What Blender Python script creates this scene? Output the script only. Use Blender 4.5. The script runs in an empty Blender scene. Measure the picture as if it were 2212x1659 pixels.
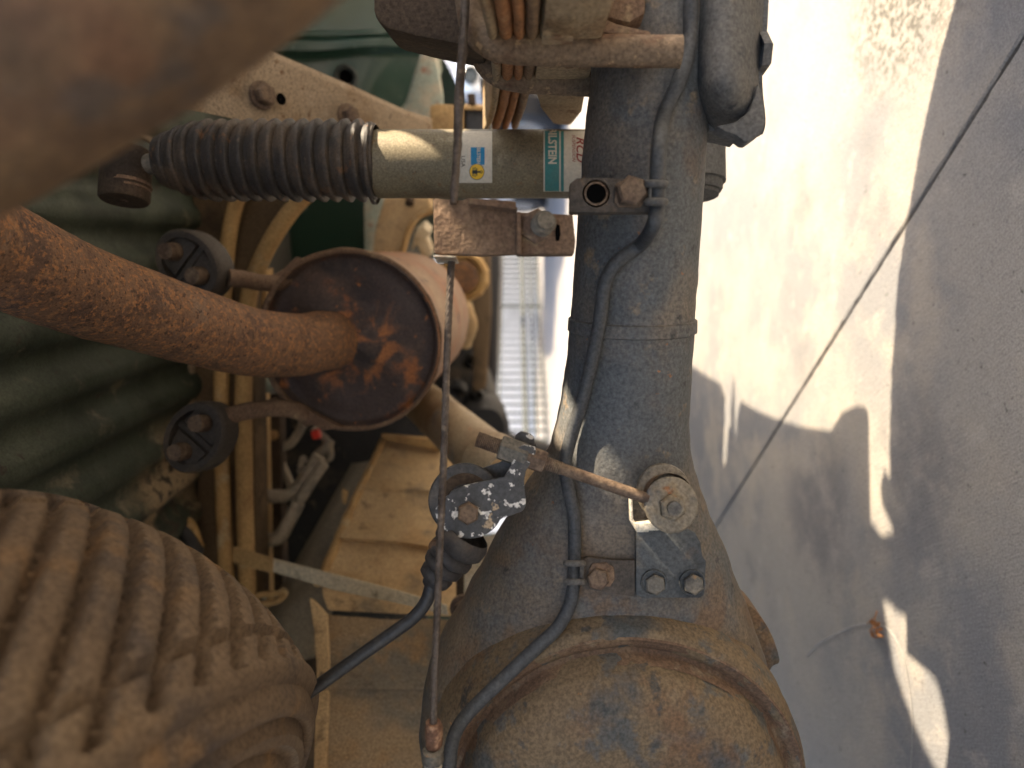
import bpy, bmesh, math, random
from mathutils import Vector, Matrix, noise
random.seed(7)

# ---------------------------------------------------------------- camera, sky, sun, exposure
H, FO = 0.46, 1475.0                       # lens height above the concrete; focal length on a 2212 px wide sheet
scene = bpy.context.scene
col = scene.collection
cam_d = bpy.data.cameras.new('camera'); cam = bpy.data.objects.new('camera', cam_d); col.objects.link(cam)
cam.matrix_world = Matrix(((0, 1, 0, 0), (0, 0, -1, 0), (-1, 0, 0, H), (0, 0, 0, 1)))   # phone held upright, rolled 90 degrees
cam_d.sensor_width = 36; cam_d.lens = 36 * FO / 2212
cam_d.clip_start = 0.01; cam_d.clip_end = 500
cam_d.dof.use_dof = True; cam_d.dof.focus_distance = 0.475; cam_d.dof.aperture_fstop = 4.6
scene.camera = cam
SUN_EL, SUN_AZ = math.radians(40), math.radians(9)
SUN = Vector((math.cos(SUN_EL) * math.cos(SUN_AZ), -math.cos(SUN_EL) * math.sin(SUN_AZ), math.sin(SUN_EL)))
world = bpy.data.worlds.new('World'); scene.world = world; world.use_nodes = True
wn = world.node_tree.nodes; wl = world.node_tree.links
sky = wn.new('ShaderNodeTexSky'); sky.sky_type = 'NISHITA'; sky.sun_disc = False
sky.sun_elevation = SUN_EL; sky.sun_rotation = math.atan2(SUN.x, SUN.y); sky.dust_density = 4.0; sky.ozone_density = 0.3; sky.air_density = 0.8
wl.new(sky.outputs[0], wn['Background'].inputs[0]); wn['Background'].inputs[1].default_value = 0.10
sl = bpy.data.lights.new('sun', 'SUN'); sl.energy = 3.15; sl.angle = math.radians(0.5); sl.color = (1.0, 0.83, 0.61)
so = bpy.data.objects.new('sun', sl); col.objects.link(so); so.rotation_euler = SUN.to_track_quat('Z', 'Y').to_euler(); so.location = (6, -2, 6)
scene.view_settings.view_transform = 'Standard'; scene.view_settings.look = 'None'
scene.view_settings.exposure = 2.6; scene.view_settings.gamma = 1.0
scene.render.engine = 'CYCLES'; scene.cycles.use_denoising = True
scene.cycles.max_bounces = 6; scene.cycles.diffuse_bounces = 5; scene.cycles.glossy_bounces = 2; scene.cycles.adaptive_threshold = .02; scene.cycles.sample_clamp_indirect = 6

# ---------------------------------------------------------------- helpers
def P(x, y, d):
    """place seen at sheet position x,y and d metres in front of the lens"""
    return Vector((-(y - 829.5) / FO * d, d, H - (x - 1106) / FO * d))
def G(x, y, z=0.0):
    d = (H - z) * FO / (x - 1106); return P(x, y, d)
FWD = Vector((math.sin(math.radians(12)), math.cos(math.radians(12)), 0))   # the truck's long axis
RGT = Vector((math.cos(math.radians(12)), -math.sin(math.radians(12)), 0))
UP = Vector((0, 0, 1))

class MB:
    def __init__(s): s.v = []; s.f = []
    def add(s, v, f):
        o = len(s.v); s.v += [Vector(a) for a in v]; s.f += [tuple(i + o for i in a) for a in f]; return s
    def tube(s, pts, r, seg=16, caps=True, smooth=True, n=None):
        if smooth and len(pts) > 2: pts, r = spline(pts, r, n or len(pts) * 6)
        rs = r if isinstance(r, (list, tuple)) else [r] * len(pts)
        T = []
        for i in range(len(pts)):
            a = pts[min(i + 1, len(pts) - 1)] - pts[max(i - 1, 0)]; T.append(a.normalized())
        u = T[0].orthogonal().normalized(); v = []; f = []
        for i, p in enumerate(pts):
            u = (u - T[i] * u.dot(T[i])).normalized(); w = T[i].cross(u)
            for k in range(seg):
                a = 2 * math.pi * k / seg; v.append(p + (u * math.cos(a) + w * math.sin(a)) * rs[i])
        for i in range(len(pts) - 1):
            for k in range(seg):
                a, b = i * seg + k, i * seg + (k + 1) % seg
                f.append((a, b, b + seg, a + seg))
        if caps: f.append(tuple(range(seg - 1, -1, -1))); f.append(tuple(range((len(pts) - 1) * seg, len(pts) * seg)))
        return s.add(v, f)
    def rev(s, prof, o, ax, seg=48, a0=0, a1=2 * math.pi, ref=None):
        ax = Vector(ax).normalized(); u = (Vector(ref) - ax * Vector(ref).dot(ax)).normalized() if ref else ax.orthogonal().normalized(); w = ax.cross(u)
        full = abs(a1 - a0 - 2 * math.pi) < 1e-6; n = seg if full else seg + 1; v = []; f = []
        for (a, r) in prof:
            for k in range(n):
                t = a0 + (a1 - a0) * k / seg; v.append(o + ax * a + (u * math.cos(t) + w * math.sin(t)) * r)
        for i in range(len(prof) - 1):
            for k in range(seg):
                a, b = i * n + k, i * n + (k + 1) % n
                f.append((a, b, b + n, a + n))
        return s.add(v, f)
    def prism(s, poly, thick, bevel=0.0):
        """poly: 3-D outline; thick: extrusion vector"""
        bm = bmesh.new(); vs = [bm.verts.new(p) for p in poly]; fc = bm.faces.new(vs)
        r = bmesh.ops.extrude_face_region(bm, geom=[fc])
        for e in r['geom']:
            if isinstance(e, bmesh.types.BMVert): e.co += thick
        bmesh.ops.recalc_face_normals(bm, faces=bm.faces[:])
        if bevel: bmesh.ops.bevel(bm, geom=bm.edges[:], offset=bevel, segments=2, profile=.6, affect='EDGES', clamp_overlap=True)
        bmesh.ops.triangulate(bm, faces=[f for f in bm.faces if len(f.verts) > 4])
        bm.verts.index_update(); s.add([v.co.copy() for v in bm.verts], [[v.index for v in f.verts] for f in bm.faces]); bm.free(); return s
    def box(s, c, hx, hy, hz, bevel=0.0):
        """hx,hy,hz: half-extent vectors"""
        return s.prism([c - hx - hy - hz, c + hx - hy - hz, c + hx + hy - hz, c - hx + hy - hz], hz * 2, bevel)
    def hexhead(s, c, ax, r, h, rot=0.0):
        ax = Vector(ax).normalized(); u = ax.orthogonal().normalized(); u.rotate(Matrix.Rotation(rot, 3, ax)); w = ax.cross(u)
        pr = [(0, r), (h * .8, r), (h, r * .84), (h, 0.0001)]; v = []; f = []
        for a, q in pr:
            for k in range(6):
                t = k * math.pi / 3; v.append(c + ax * a + (u * math.cos(t) + w * math.sin(t)) * q)
        for i in range(3):
            for k in range(6): f.append((i * 6 + k, i * 6 + (k + 1) % 6, i * 6 + 6 + (k + 1) % 6, i * 6 + 6 + k))
        return s.add(v, f)
    def wob(s, amp, sc, amp2=0, sc2=0):
        """uneven hand of rust, dents and dirt on a surface"""
        for i, p in enumerate(s.v):
            d = noise.noise_vector(p * sc) * amp
            if amp2: d += noise.noise_vector(p * sc2) * amp2
            s.v[i] = p + d
        return s
    def build(s, name, m, parent=None, smooth=40, sub=0):
        off = wloc(parent) if parent else Vector((0, 0, 0))
        me = bpy.data.meshes.new(name); me.from_pydata([p - off for p in s.v], [], s.f); me.validate(); me.update()
        if smooth:
            bm = bmesh.new(); bm.from_mesh(me); bmesh.ops.remove_doubles(bm, verts=bm.verts[:], dist=1e-6); bmesh.ops.recalc_face_normals(bm, faces=bm.faces[:]); bm.to_mesh(me); bm.free()
            me.polygons.foreach_set('use_smooth', [True] * len(me.polygons)); me.set_sharp_from_angle(angle=math.radians(smooth))
        o = bpy.data.objects.new(name, me); col.objects.link(o); me.materials.append(M[m])
        if parent: o.parent = parent
        if sub:
            md = o.modifiers.new('sub', 'SUBSURF'); md.levels = md.render_levels = sub
        return o
def wloc(o):
    p = Vector((0, 0, 0))
    while o: p += o.location; o = o.parent
    return p
def spline(pts, r, n):
    rs = r if isinstance(r, (list, tuple)) else [r] * len(pts)
    q = [pts[0] * 2 - pts[1]] + list(pts) + [pts[-1] * 2 - pts[-2]]; out = []; ro = []; m = len(pts) - 1
    for i in range(n + 1):
        t = i / n * m; k = min(int(t), m - 1); t -= k
        a, b, c, d = q[k:k + 4]
        out.append(.5 * (2 * b + (c - a) * t + (2 * a - 5 * b + 4 * c - d) * t * t + (3 * b - a - 3 * c + d) * t ** 3)); ro.append(rs[k] * (1 - t) + rs[k + 1] * t)
    return out, ro
def lerp_tab(tab, y):
    if y <= tab[0][0]: return tab[0][1]
    for (a, b), (c, d) in zip(tab, tab[1:]):
        if y <= c:
            t = (y - a) / (c - a); t = t * t * (3 - 2 * t) * .35 + t * .65; return b + (d - b) * t
    return tab[-1][1]
def thing(name, label, cat, loc, group=None):
    o = bpy.data.objects.new(name, None); col.objects.link(o); o.location = loc; o.empty_display_size = .05
    o['label'] = label; o['category'] = cat
    if group: o['group'] = group
    return o
def tag(o, label, cat, group=None):
    o['label'] = label; o['category'] = cat
    if group: o['group'] = group
    c = Vector((0, 0, 0)); me = o.data                      # bring the origin to the thing itself
    for v in me.vertices: c += v.co
    c /= len(me.vertices); me.transform(Matrix.Translation(-c)); o.location = c
    return o
def poly(pts, d): return [P(x, y, d) for x, y in pts]

# ---------------------------------------------------------------- materials
M = {}
def mat(name, base, layers=(), rough=.7, metal=0.0, bump=(300, .25, .001), bump2=None, spec=.4, grain=.35, gs=420, coat=0.0):
    m = bpy.data.materials.new(name); m.use_nodes = True; nt = m.node_tree; N, L = nt.nodes, nt.links; b = N['Principled BSDF']
    tc = N.new('ShaderNodeTexCoord')
    def tex(sc, det=4, st=None, rot=0, ro=.6, dist=0.0):
        mp = N.new('ShaderNodeMapping'); L.new(tc.outputs['Object'], mp.inputs[0])
        mp.inputs['Location'].default_value = (random.random() * 9, random.random() * 9, random.random() * 9)
        if rot: mp.vector_type = 'TEXTURE'; mp.inputs['Rotation'].default_value = (0, 0, rot)
        if st: mp.inputs['Scale'].default_value = st
        n = N.new('ShaderNodeTexNoise'); n.inputs['Scale'].default_value = sc; n.inputs['Detail'].default_value = det; n.inputs['Roughness'].default_value = ro; n.inputs['Distortion'].default_value = dist
        L.new(mp.outputs[0], n.inputs['Vector']); return n.outputs['Fac']
    def ramp(fac, lo, hi, a=1.0):
        r = N.new('ShaderNodeMapRange'); r.interpolation_type = 'SMOOTHSTEP'
        r.inputs[1].default_value = lo; r.inputs[2].default_value = hi; r.inputs[3].default_value = 0; r.inputs[4].default_value = a
        L.new(fac, r.inputs[0]); return r.outputs[0]
    cur = None; mr = None
    rgb = N.new('ShaderNodeRGB'); rgb.outputs[0].default_value = (*base, 1); cur = rgb.outputs[0]
    for l in layers:
        c, sc, lo, hi = l[:4]; o = l[4] if len(l) > 4 else {}
        f = ramp(tex(sc, min(6, o.get('d', 4)), o.get('st'), o.get('rot', 0), o.get('ro', .6), o.get('dist', 0)), lo, hi, o.get('a', 1.0))
        if 'at' in o:                                        # a stain with a place and size of its own
            px, py, pz, rad = o['at']; vm = N.new('ShaderNodeVectorMath'); vm.operation = 'DISTANCE'; L.new(tc.outputs['Object'], vm.inputs[0]); vm.inputs[1].default_value = (px, py, pz)
            g = ramp(vm.outputs['Value'], rad, rad * .35); mu = N.new('ShaderNodeMath'); mu.operation = 'MULTIPLY'; L.new(f, mu.inputs[0]); L.new(g, mu.inputs[1]); f = mu.outputs[0]
        mx = N.new('ShaderNodeMix'); mx.data_type = 'RGBA'; L.new(f, mx.inputs[0]); L.new(cur, mx.inputs[6]); mx.inputs[7].default_value = (*c, 1); cur = mx.outputs[2]
        if 'r' in o: mr = (f, o['r'], mr)
    if grain:
        f = tex(gs, 1, None, 0, .7); r = N.new('ShaderNodeMapRange'); r.inputs[1].default_value = .25; r.inputs[2].default_value = .75; r.inputs[3].default_value = 1 - grain; r.inputs[4].default_value = 1 + grain
        L.new(f, r.inputs[0]); mx = N.new('ShaderNodeMix'); mx.data_type = 'RGBA'; mx.blend_type = 'MULTIPLY'; mx.inputs[0].default_value = 1; L.new(cur, mx.inputs[6]); L.new(r.outputs[0], mx.inputs[7]); cur = mx.outputs[2]
    L.new(cur, b.inputs['Base Color'])
    f = tex(60, 2); r = N.new('ShaderNodeMapRange'); r.inputs[3].default_value = max(.05, rough - .12); r.inputs[4].default_value = min(1, rough + .12); L.new(f, r.inputs[0]); ro = r.outputs[0]
    if mr:
        mx = N.new('ShaderNodeMix'); L.new(mr[0], mx.inputs[0]); L.new(ro, mx.inputs[2]); mx.inputs[3].default_value = mr[1]; ro = mx.outputs[0]
    L.new(ro, b.inputs['Roughness'])
    b.inputs['Metallic'].default_value = metal; b.inputs['Specular IOR Level'].default_value = spec
    if coat: b.inputs['Coat Weight'].default_value = coat; b.inputs['Coat Roughness'].default_value = .15
    prev = None
    for bp in (bump, bump2):
        if not bp: continue
        bn = N.new('ShaderNodeBump'); bn.inputs['Strength'].default_value = bp[1]; bn.inputs['Distance'].default_value = bp[2]
        L.new(tex(bp[0], 3, bp[3] if len(bp) > 3 else None, bp[4] if len(bp) > 4 else 0), bn.inputs['Height'])
        if prev: L.new(prev, bn.inputs['Normal'])
        prev = bn.outputs[0]
    if prev: L.new(prev, b.inputs['Normal'])
    M[name] = m; return m

mat('concrete', (.262, .243, .216), [((.180, .179, .180), 2.6, .42, .62), ((.30, .268, .225), 8, .48, .68, {'a': .9}), ((.13, .128, .13), 4.1, .56, .76, {'a': .7}), ((.33, .30, .26), 22, .56, .74, {'a': .6}),
    ((.15, .145, .14), 160, .58, .74, {'a': .6}), ((.09, .085, .075), 90, .66, .72, {'a': .8}), ((.10, .095, .08), 120, .42, .62, {'at': (.47, .80, 0, .17)}), ((.12, .118, .122), 9, .36, .6, {'at': (-.19, 1.02, 0, .16), 'a': .75}), ((.13, .128, .13), 12, .4, .62, {'at': (-.10, .80, 0, .14), 'a': .7})],
    rough=.88, bump=(260, .38, .0014, (9, .7, 1), -1.116), bump2=(420, .45, .0015), spec=.25, grain=.25, gs=500)
mat('joint_dirt', (.10, .086, .070), [((.15, .11, .07), 90, .5, .7)], rough=.95)
_dq = P(1345, 1700, .47) - P(1390, 700, .49)
mat('axle_paint', (.094, .099, .101), [((.155, .115, .074), 16, .36, .60, {'d': 6, 'at': (_dq.x, _dq.y, _dq.z, .27)}), ((.15, .095, .055), 22, .50, .64, {'d': 6, 'at': (_dq.x, _dq.y, _dq.z, .25)}), ((.19, .145, .10), 14, .48, .70, {'d': 6, 'a': .6}), ((.13, .085, .055), 9, .56, .70, {'d': 6, 'a': .7}), ((.25, .18, .11), 45, .60, .74, {'a': .8}), ((.035, .036, .038), 70, .62, .72, {'a': .8}), ((.27, .12, .05), 110, .68, .74)],
    rough=.62, bump=(260, .35, .0015), bump2=(30, .3, .004), spec=.4)
mat('diff_dirt', (.160, .114, .066), [((.085, .088, .084), 34, .53, .62, {'d': 6, 'a': .85}), ((.15, .085, .045), 12, .51, .64, {'d': 6, 'a': .85}), ((.062, .070, .072), 22, .50, .66, {'d': 6, 'a': .85}), ((.22, .16, .095), 32, .58, .74, {'a': .8}), ((.045, .05, .052), 60, .60, .70, {'a': .8}), ((.34, .16, .06), 70, .69, .74)],
    rough=.72, bump=(240, .4, .0015), bump2=(26, .35, .004), spec=.35)
mat('rust_ring', (.135, .082, .05), [((.20, .13, .075), 30, .45, .7), ((.08, .085, .085), 17, .58, .68), ((.2, .15, .1), 60, .55, .7)], rough=.8, bump=(240, .5, .002))
mat('pipe_rust', (.215, .125, .076), [((.10, .064, .050), 26, .47, .70, {'d': 6, 'a': .85}), ((.27, .20, .15), 11, .55, .70, {'a': .7}), ((.44, .205, .085), 210, .50, .60, {'ro': .75, 'd': 5, 'a': .85}), ((.06, .040, .032), 260, .57, .64, {'a': .8}), ((.42, .22, .10), 60, .56, .70, {'a': .55})],
    rough=.75, bump=(300, .8, .0018), bump2=(60, .3, .002), spec=.3, grain=.3, gs=650)
mat('tail_rust', (.185, .113, .058), [((.12, .073, .041), 30, .46, .66), ((.225, .15, .083), 22, .5, .68, {'a': .8}), ((.15, .072, .038), 16, .54, .68, {'a': .7}), ((.085, .068, .055), 48, .58, .70, {'a': .7})], rough=.7, bump=(120, .4, .002))
mat('muffler_cap', (.052, .036, .032), [((.10, .065, .05), 12, .5, .7), ((.026, .021, .021), 22, .54, .66, {'a': .8}), ((.34, .13, .04), 26, .50, .64, {'d': 6, 'dist': .6, 'at': (.0, 0, 0, .085)}), ((.30, .11, .035), 19, .57, .68, {'d': 6}), ((.3, .12, .04), 90, .64, .72)], rough=.6, bump=(220, .5, .0015))
mat('muffler_shell', (.27, .155, .08), [((.28, .115, .042), 12, .43, .60), ((.33, .215, .115), 9, .54, .7), ((.10, .06, .04), 40, .58, .7)], rough=.62, metal=.0, bump=(150, .2, .001))
mat('rubber_bellows', (.040, .036, .034), [((.105, .078, .055), 22, .45, .68, {'a': .8}), ((.17, .09, .045), 50, .62, .72, {'a': .8}), ((.16, .13, .10), 120, .62, .72, {'a': .5})], rough=.60, bump=(200, .3, .001), spec=.4)
mat('black_rubber', (.058, .048, .040), [((.11, .086, .064), 20, .5, .72, {'a': .7})], rough=.7, bump=(250, .3, .001))
mat('shock_zinc', (.205, .170, .105), [((.14, .112, .070), 15, .46, .64), ((.32, .28, .19), 60, .58, .72, {'a': .7}), ((.2, .12, .06), 130, .62, .7, {'a': .8})], rough=.58, metal=.15, bump=(300, .25, .0008), gs=600)
mat('label_white', (.62, .57, .47), [((.45, .40, .32), 25, .5, .75, {'a': .6})], rough=.5, grain=.1)
mat('label_blue', (.02, .22, .42), rough=.45, grain=.08)
mat('label_teal', (.05, .22, .22), [((.12, .22, .2), 30, .5, .75, {'a': .5})], rough=.5, grain=.1)
mat('label_yellow', (.85, .52, .03), rough=.45, grain=.06)
mat('label_black', (.02, .02, .02), rough=.5, grain=0)
mat('label_red', (.28, .05, .04), rough=.5, grain=.1)
mat('frame_dust', (.33, .255, .175), [((.24, .165, .10), 14, .48, .66), ((.42, .34, .25), 30, .55, .72, {'a': .7}), ((.16, .09, .05), 55, .62, .70), ((.1, .08, .06), 90, .66, .74)], rough=.88, bump=(150, .5, .003), bump2=(420, .4, .001), spec=.2)
mat('tan_dust', (.52, .375, .21), [((.42, .28, .145), 9, .46, .66), ((.19, .16, .12), 13, .55, .72, {'a': .85}), ((.12, .085, .055), 26, .60, .74, {'a': .8}), ((.43, .32, .2), 40, .56, .74, {'a': .6})], rough=.9, bump=(200, .35, .002), spec=.2)
mat('tank_dirt', (.29, .215, .135), [((.17, .155, .13), 7, .45, .62), ((.30, .20, .11), 16, .52, .68), ((.09, .072, .055), 20, .58, .74, {'a': .85, 'st': (1, 1, .5)}), ((.34, .25, .15), 50, .58, .74, {'a': .6})], rough=.85, bump=(200, .5, .002), spec=.2)
mat('orange_dust', (.42, .27, .11), [((.30, .17, .07), 20, .48, .68), ((.48, .34, .18), 30, .55, .72)], rough=.85, bump=(250, .3, .001), spec=.2)
mat('dark_brown', (.07, .05, .035), [((.14, .095, .06), 12, .5, .7), ((.03, .024, .02), 9, .5, .7)], rough=.85, bump=(200, .3, .002), spec=.2)
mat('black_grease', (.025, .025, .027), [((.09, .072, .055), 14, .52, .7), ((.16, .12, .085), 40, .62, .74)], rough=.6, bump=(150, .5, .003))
mat('bed_green', (.050, .064, .044), [((.092, .105, .075), 6, .48, .70, {'a': .8}), ((.025, .033, .023), 8, .48, .66), ((.30, .25, .17), 16, .58, .72, {'a': .7}), ((.05, .04, .03), 42, .63, .71), ((.36, .27, .16), 14, .40, .6, {'at': (-.145, .10, .04, .12)}), ((.05, .04, .03), 70, .50, .6, {'at': (-.145, .10, .04, .10)})], rough=.62, bump=(140, .3, .002), spec=.4)
mat('body_green', (.016, .045, .030), [((.03, .058, .042), 9, .5, .7, {'a': .7}), ((.22, .25, .2), 60, .66, .74, {'a': .7}), ((.30, .34, .28), 22, .66, .72, {'a': .5})], rough=.34, bump=(40, .25, .003), spec=.5, coat=.3, grain=.12)
mat('peeled_paint', (.32, .36, .30), [((.45, .40, .30), 14, .48, .6), ((.34, .13, .07), 12, .55, .63), ((.62, .45, .18), 10, .60, .66), ((.10, .16, .12), 11, .58, .66)], rough=.7, bump=(60, .6, .004))
mat('rust_bracket', (.155, .100, .066), [((.21, .14, .09), 18, .5, .7), ((.10, .062, .044), 14, .50, .7), ((.30, .22, .13), 60, .6, .73, {'a': .7})], rough=.85, bump=(260, .6, .002), spec=.25)
mat('bolt_rust', (.17, .118, .080), [((.10, .066, .048), 60, .47, .64), ((.25, .18, .115), 90, .56, .72)], rough=.75, metal=.15, bump=(420, .5, .001), spec=.35)
mat('bolt_grey', (.15, .135, .11), [((.22, .18, .13), 70, .5, .7), ((.07, .065, .06), 50, .56, .7), ((.26, .16, .08), 110, .62, .7)], rough=.6, metal=.25, bump=(420, .5, .001))
mat('leaf_steel', (.21, .135, .08), [((.30, .205, .12), 16, .48, .66), ((.13, .08, .05), 30, .55, .7), ((.36, .25, .15), 90, .58, .72, {'a': .7})], rough=.82, bump=(200, .5, .002, (1, 1, 1)), spec=.25)
mat('leaf_rust', (.36, .17, .075), [((.26, .13, .065), 30, .48, .66), ((.42, .24, .12), 60, .55, .7)], rough=.85, bump=(200, .5, .002), spec=.2)
mat('leaf_tan', (.36, .27, .165), [((.28, .19, .11), 30, .48, .66), ((.2, .12, .07), 50, .6, .7)], rough=.88, bump=(160, .5, .003, (.4, 1, 2.5)), spec=.2)
mat('ubolt', (.20, .14, .09), [((.33, .24, .14), 20, .48, .66, {'a': .85}), ((.13, .07, .04), 22, .55, .68), ((.40, .27, .15), 130, .60, .68, {'a': .8})], rough=.75, bump=(260, .6, .0015), spec=.3)
mat('plate_grey', (.085, .084, .082), [((.13, .115, .095), 12, .5, .7, {'a': .7}), ((.22, .165, .11), 16, .62, .74), ((.05, .05, .052), 60, .6, .7)], rough=.72, bump=(260, .3, .001))
mat('brake_line', (.058, .061, .064), [((.095, .088, .078), 30, .5, .72, {'a': .7}), ((.05, .052, .055), 70, .55, .7, {'a': .6})], rough=.58, bump=(350, .3, .0008))
mat('cable_sheath', (.030, .031, .034), [((.08, .075, .068), 30, .52, .72, {'a': .6})], rough=.42, bump=(400, .3, .0006), spec=.5)
mat('cable_steel', (.125, .098, .078), [((.07, .052, .040), 70, .45, .65), ((.27, .21, .155), 160, .60, .70, {'a': .7})], rough=.5, metal=.35, bump=(500, .4, .0006))
mat('copper_rust', (.18, .095, .058), [((.18, .09, .055), 60, .5, .66), ((.42, .25, .15), 110, .58, .7)], rough=.65, metal=.3, bump=(400, .6, .001))
mat('pale_metal', (.46, .40, .31), [((.25, .18, .12), 60, .52, .66)], rough=.55, metal=.3, bump=(300, .5, .001))
mat('flaked_black', (.055, .055, .056), [((.11, .10, .085), 20, .5, .7, {'a': .6}), ((.66, .63, .58), 150, .575, .59, {'d': 5, 'ro': .6}), ((.36, .27, .17), 60, .64, .66, {'d': 5})], rough=.55, bump=(250, .35, .001))
mat('black_plastic', (.028, .028, .03), [((.08, .07, .06), 25, .5, .7, {'a': .6})], rough=.45, bump=(300, .2, .0005))
mat('pulley', (.05, .05, .052), [((.11, .095, .08), 30, .48, .7, {'a': .7})], rough=.6, bump=(300, .3, .001))
mat('roller', (.22, .19, .145), [((.30, .22, .12), 25, .5, .66), ((.12, .115, .11), 30, .52, .68), ((.24, .11, .05), 80, .63, .7)], rough=.55, metal=.35, bump=(350, .4, .001))
mat('bracket_plate', (.085, .090, .090), [((.20, .16, .11), 22, .56, .74, {'a': .8}), ((.14, .10, .07), 60, .6, .7, {'a': .8}), ((.055, .06, .063), 26, .5, .7)], rough=.6, metal=.2, bump=(300, .4, .0012))
mat('pale_sunlit_edge', (.6, .55, .45), [((.3, .22, .15), 50, .55, .68)], rough=.5, metal=.3)  # pale metal; on the strip and roller bracket it stands in for sunlight
mat('tyre', (.160, .112, .072), [((.22, .155, .094), 7, .46, .68), ((.085, .068, .058), 14, .48, .7), ((.23, .14, .07), 20, .55, .72)], rough=.85, bump=(120, .15, .001), spec=.25)
mat('strap', (.58, .50, .36), [((.45, .33, .19), 14, .5, .7), ((.25, .2, .14), 40, .58, .72)], rough=.75, bump=(250, .3, .001))
mat('grey_tank', (.26, .225, .17), [((.18, .155, .12), 7, .48, .68), ((.34, .27, .18), 20, .55, .72)], rough=.85, bump=(120, .3, .002))
mat('hose_grey', (.40, .34, .26), [((.24, .21, .17), 20, .48, .68), ((.36, .28, .18), 30, .55, .72)], rough=.7)
mat('red_plastic', (.75, .05, .03), rough=.4, grain=.05)
mat('shaft_tan', (.36, .28, .18), [((.28, .20, .12), 12, .5, .68), ((.24, .25, .23), 9, .56, .7), ((.36, .16, .07), 40, .64, .72)], rough=.62, metal=.2, bump=(150, .2, .001))
mat('wire_grey', (.04, .046, .043), rough=.6, metal=.1, grain=.05)
mat('white_wall', (.86, .84, .80), [((.7, .69, .66), 3, .5, .7)], rough=.85, grain=.03)
mat('car_white', (.42, .43, .48), rough=.25, spec=.5, grain=.0, coat=.6)
mat('car_grille', (.25, .26, .28), rough=.3, metal=.7, grain=0)
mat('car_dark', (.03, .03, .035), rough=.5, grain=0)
mat('car_glass', (.04, .05, .055), rough=.05, spec=.8, grain=0)
mat('lamp_glass', (.80, .83, .86), rough=.08, spec=.9, metal=.6, grain=0)
mat('shade_blue', (.12, .125, .16), [((.17, .17, .2), 1.2, .45, .7)], rough=.9, grain=.05)  # dark blue base carries the shade of the building
mat('hole_black', (.004, .004, .004), rough=.95, spec=0.0, grain=0, bump=None)  # flat black pieces; the dark of each hole is put in the colour
mat('bracket_brown', (.088, .072, .058), [((.13, .10, .075), 20, .5, .7), ((.17, .12, .08), 60, .6, .72), ((.05, .045, .04), 16, .52, .7)], rough=.8, bump=(280, .5, .0015))
mat('dry_leaf', (.30, .12, .04), [((.45, .20, .06), 200, .45, .65), ((.12, .05, .03), 150, .55, .7)], rough=.8, bump=(500, .6, .001))
mat('hair', (.30, .28, .25), rough=.4, grain=0)
mat('panel_dust', (.22, .17, .115), [((.05, .08, .06), 6, .5, .66)], rough=.85)
mat('underbody', (.06, .055, .045), [((.12, .095, .065), 5, .5, .7), ((.03, .05, .038), 4, .52, .7)], rough=.8, bump=(90, .4, .004))
mat('crossmember', (.115, .08, .048), [((.19, .13, .075), 11, .5, .7), ((.05, .036, .025), 9, .52, .7)], rough=.88, bump=(200, .4, .002), spec=.2)
mat('flange_tan', (.46, .30, .135), [((.34, .21, .095), 14, .5, .68), ((.46, .36, .22), 24, .56, .72)], rough=.85, bump=(220, .4, .001), spec=.2)

# ================================================================ SETTING: the concrete
jA, jB = G(2212, 75), G(1550, 1130)
jd = (jA - jB).normalized(); jn = Vector((-jd.y, jd.x, 0))
def jpt(t, side, z=0.0, jit=True):
    p = jB + jd * t + jn * side
    if jit and -3 < t < 1.6:
        p += jn * (noise.noise(Vector((t * 60, side * 900, 3))) * .0016 + noise.noise(Vector((t * 170, side * 900, 8))) * .0009)
    p.z = z; return p
ground = MB().add([(-60, -40, -.006), (60, -40, -.006), (60, 90, -.006), (-60, 90, -.006)], [(0, 1, 2, 3)]).build('ground', 'joint_dirt', smooth=0); ground['kind'] = 'structure'
def slab(side, far):
    ts = [-70, -20, -8, -3] + [-3 + i * .012 for i in range(1, 390)] + [4, 12, 60]
    v = []; f = []
    for t in ts:
        e = .0018 * side
        v += [jpt(t, e, -.007), jpt(t, e + .0006 * side, -.0015), jpt(t, e + .003 * side, 0), jpt(t, far * side, 0, False)]
    for i in range(len(ts) - 1):
        for k in range(3): f.append((i * 4 + k, i * 4 + k + 1, i * 4 + k + 5, i * 4 + k + 4))
    return MB().add(v, f).build('slab', 'concrete', ground, smooth=0)
slab(1, 60); slab(-1, 60)

# ================================================================ BACKGROUND beyond the truck
fA, fB = P(1138, 1060, 7.4), P(1138, 440, 13.2); fA.z = fB.z = 0
fd = (fB - fA).normalized(); flen = (fB - fA).length
fence = thing('wire_fence', 'pale wire mesh fence panel in front of bright white wall', 'fence', fA)
def bar(a, b, r, nm, par, m='wire_grey', seg=8): return MB().tube([a, b], r, seg, True, False).build(nm, m, par)
n = int(flen / .16)
for i in range(n + 1):
    p = fA + fd * (i * .16); bar(p + UP * .02, p + UP * 1.4, .017, 'wire', fence)
for z in (.06, .17, .285, .31, .62, .95, 1.3):
    bar(fA + UP * z, fB + UP * z, .022 if z in (.285, .31) else .016, 'rail', fence)
for p in (fA, fA + fd * flen * .5, fB): bar(p, p + UP * 1.45, .025, 'post', fence, seg=12)
w0, w1 = Vector((-6, 14.1, 0)), Vector((3.2, 11.75, 0)); back = Vector((.25, .97, 0))
wt = thing('white_building', 'bright white rendered wall behind the wire fence', 'wall', w0)
MB().prism([w0, w1, w1 + back * .3, w0 + back * .3], UP * 3.2, .01).build('wall', 'white_wall', wt)
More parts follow.
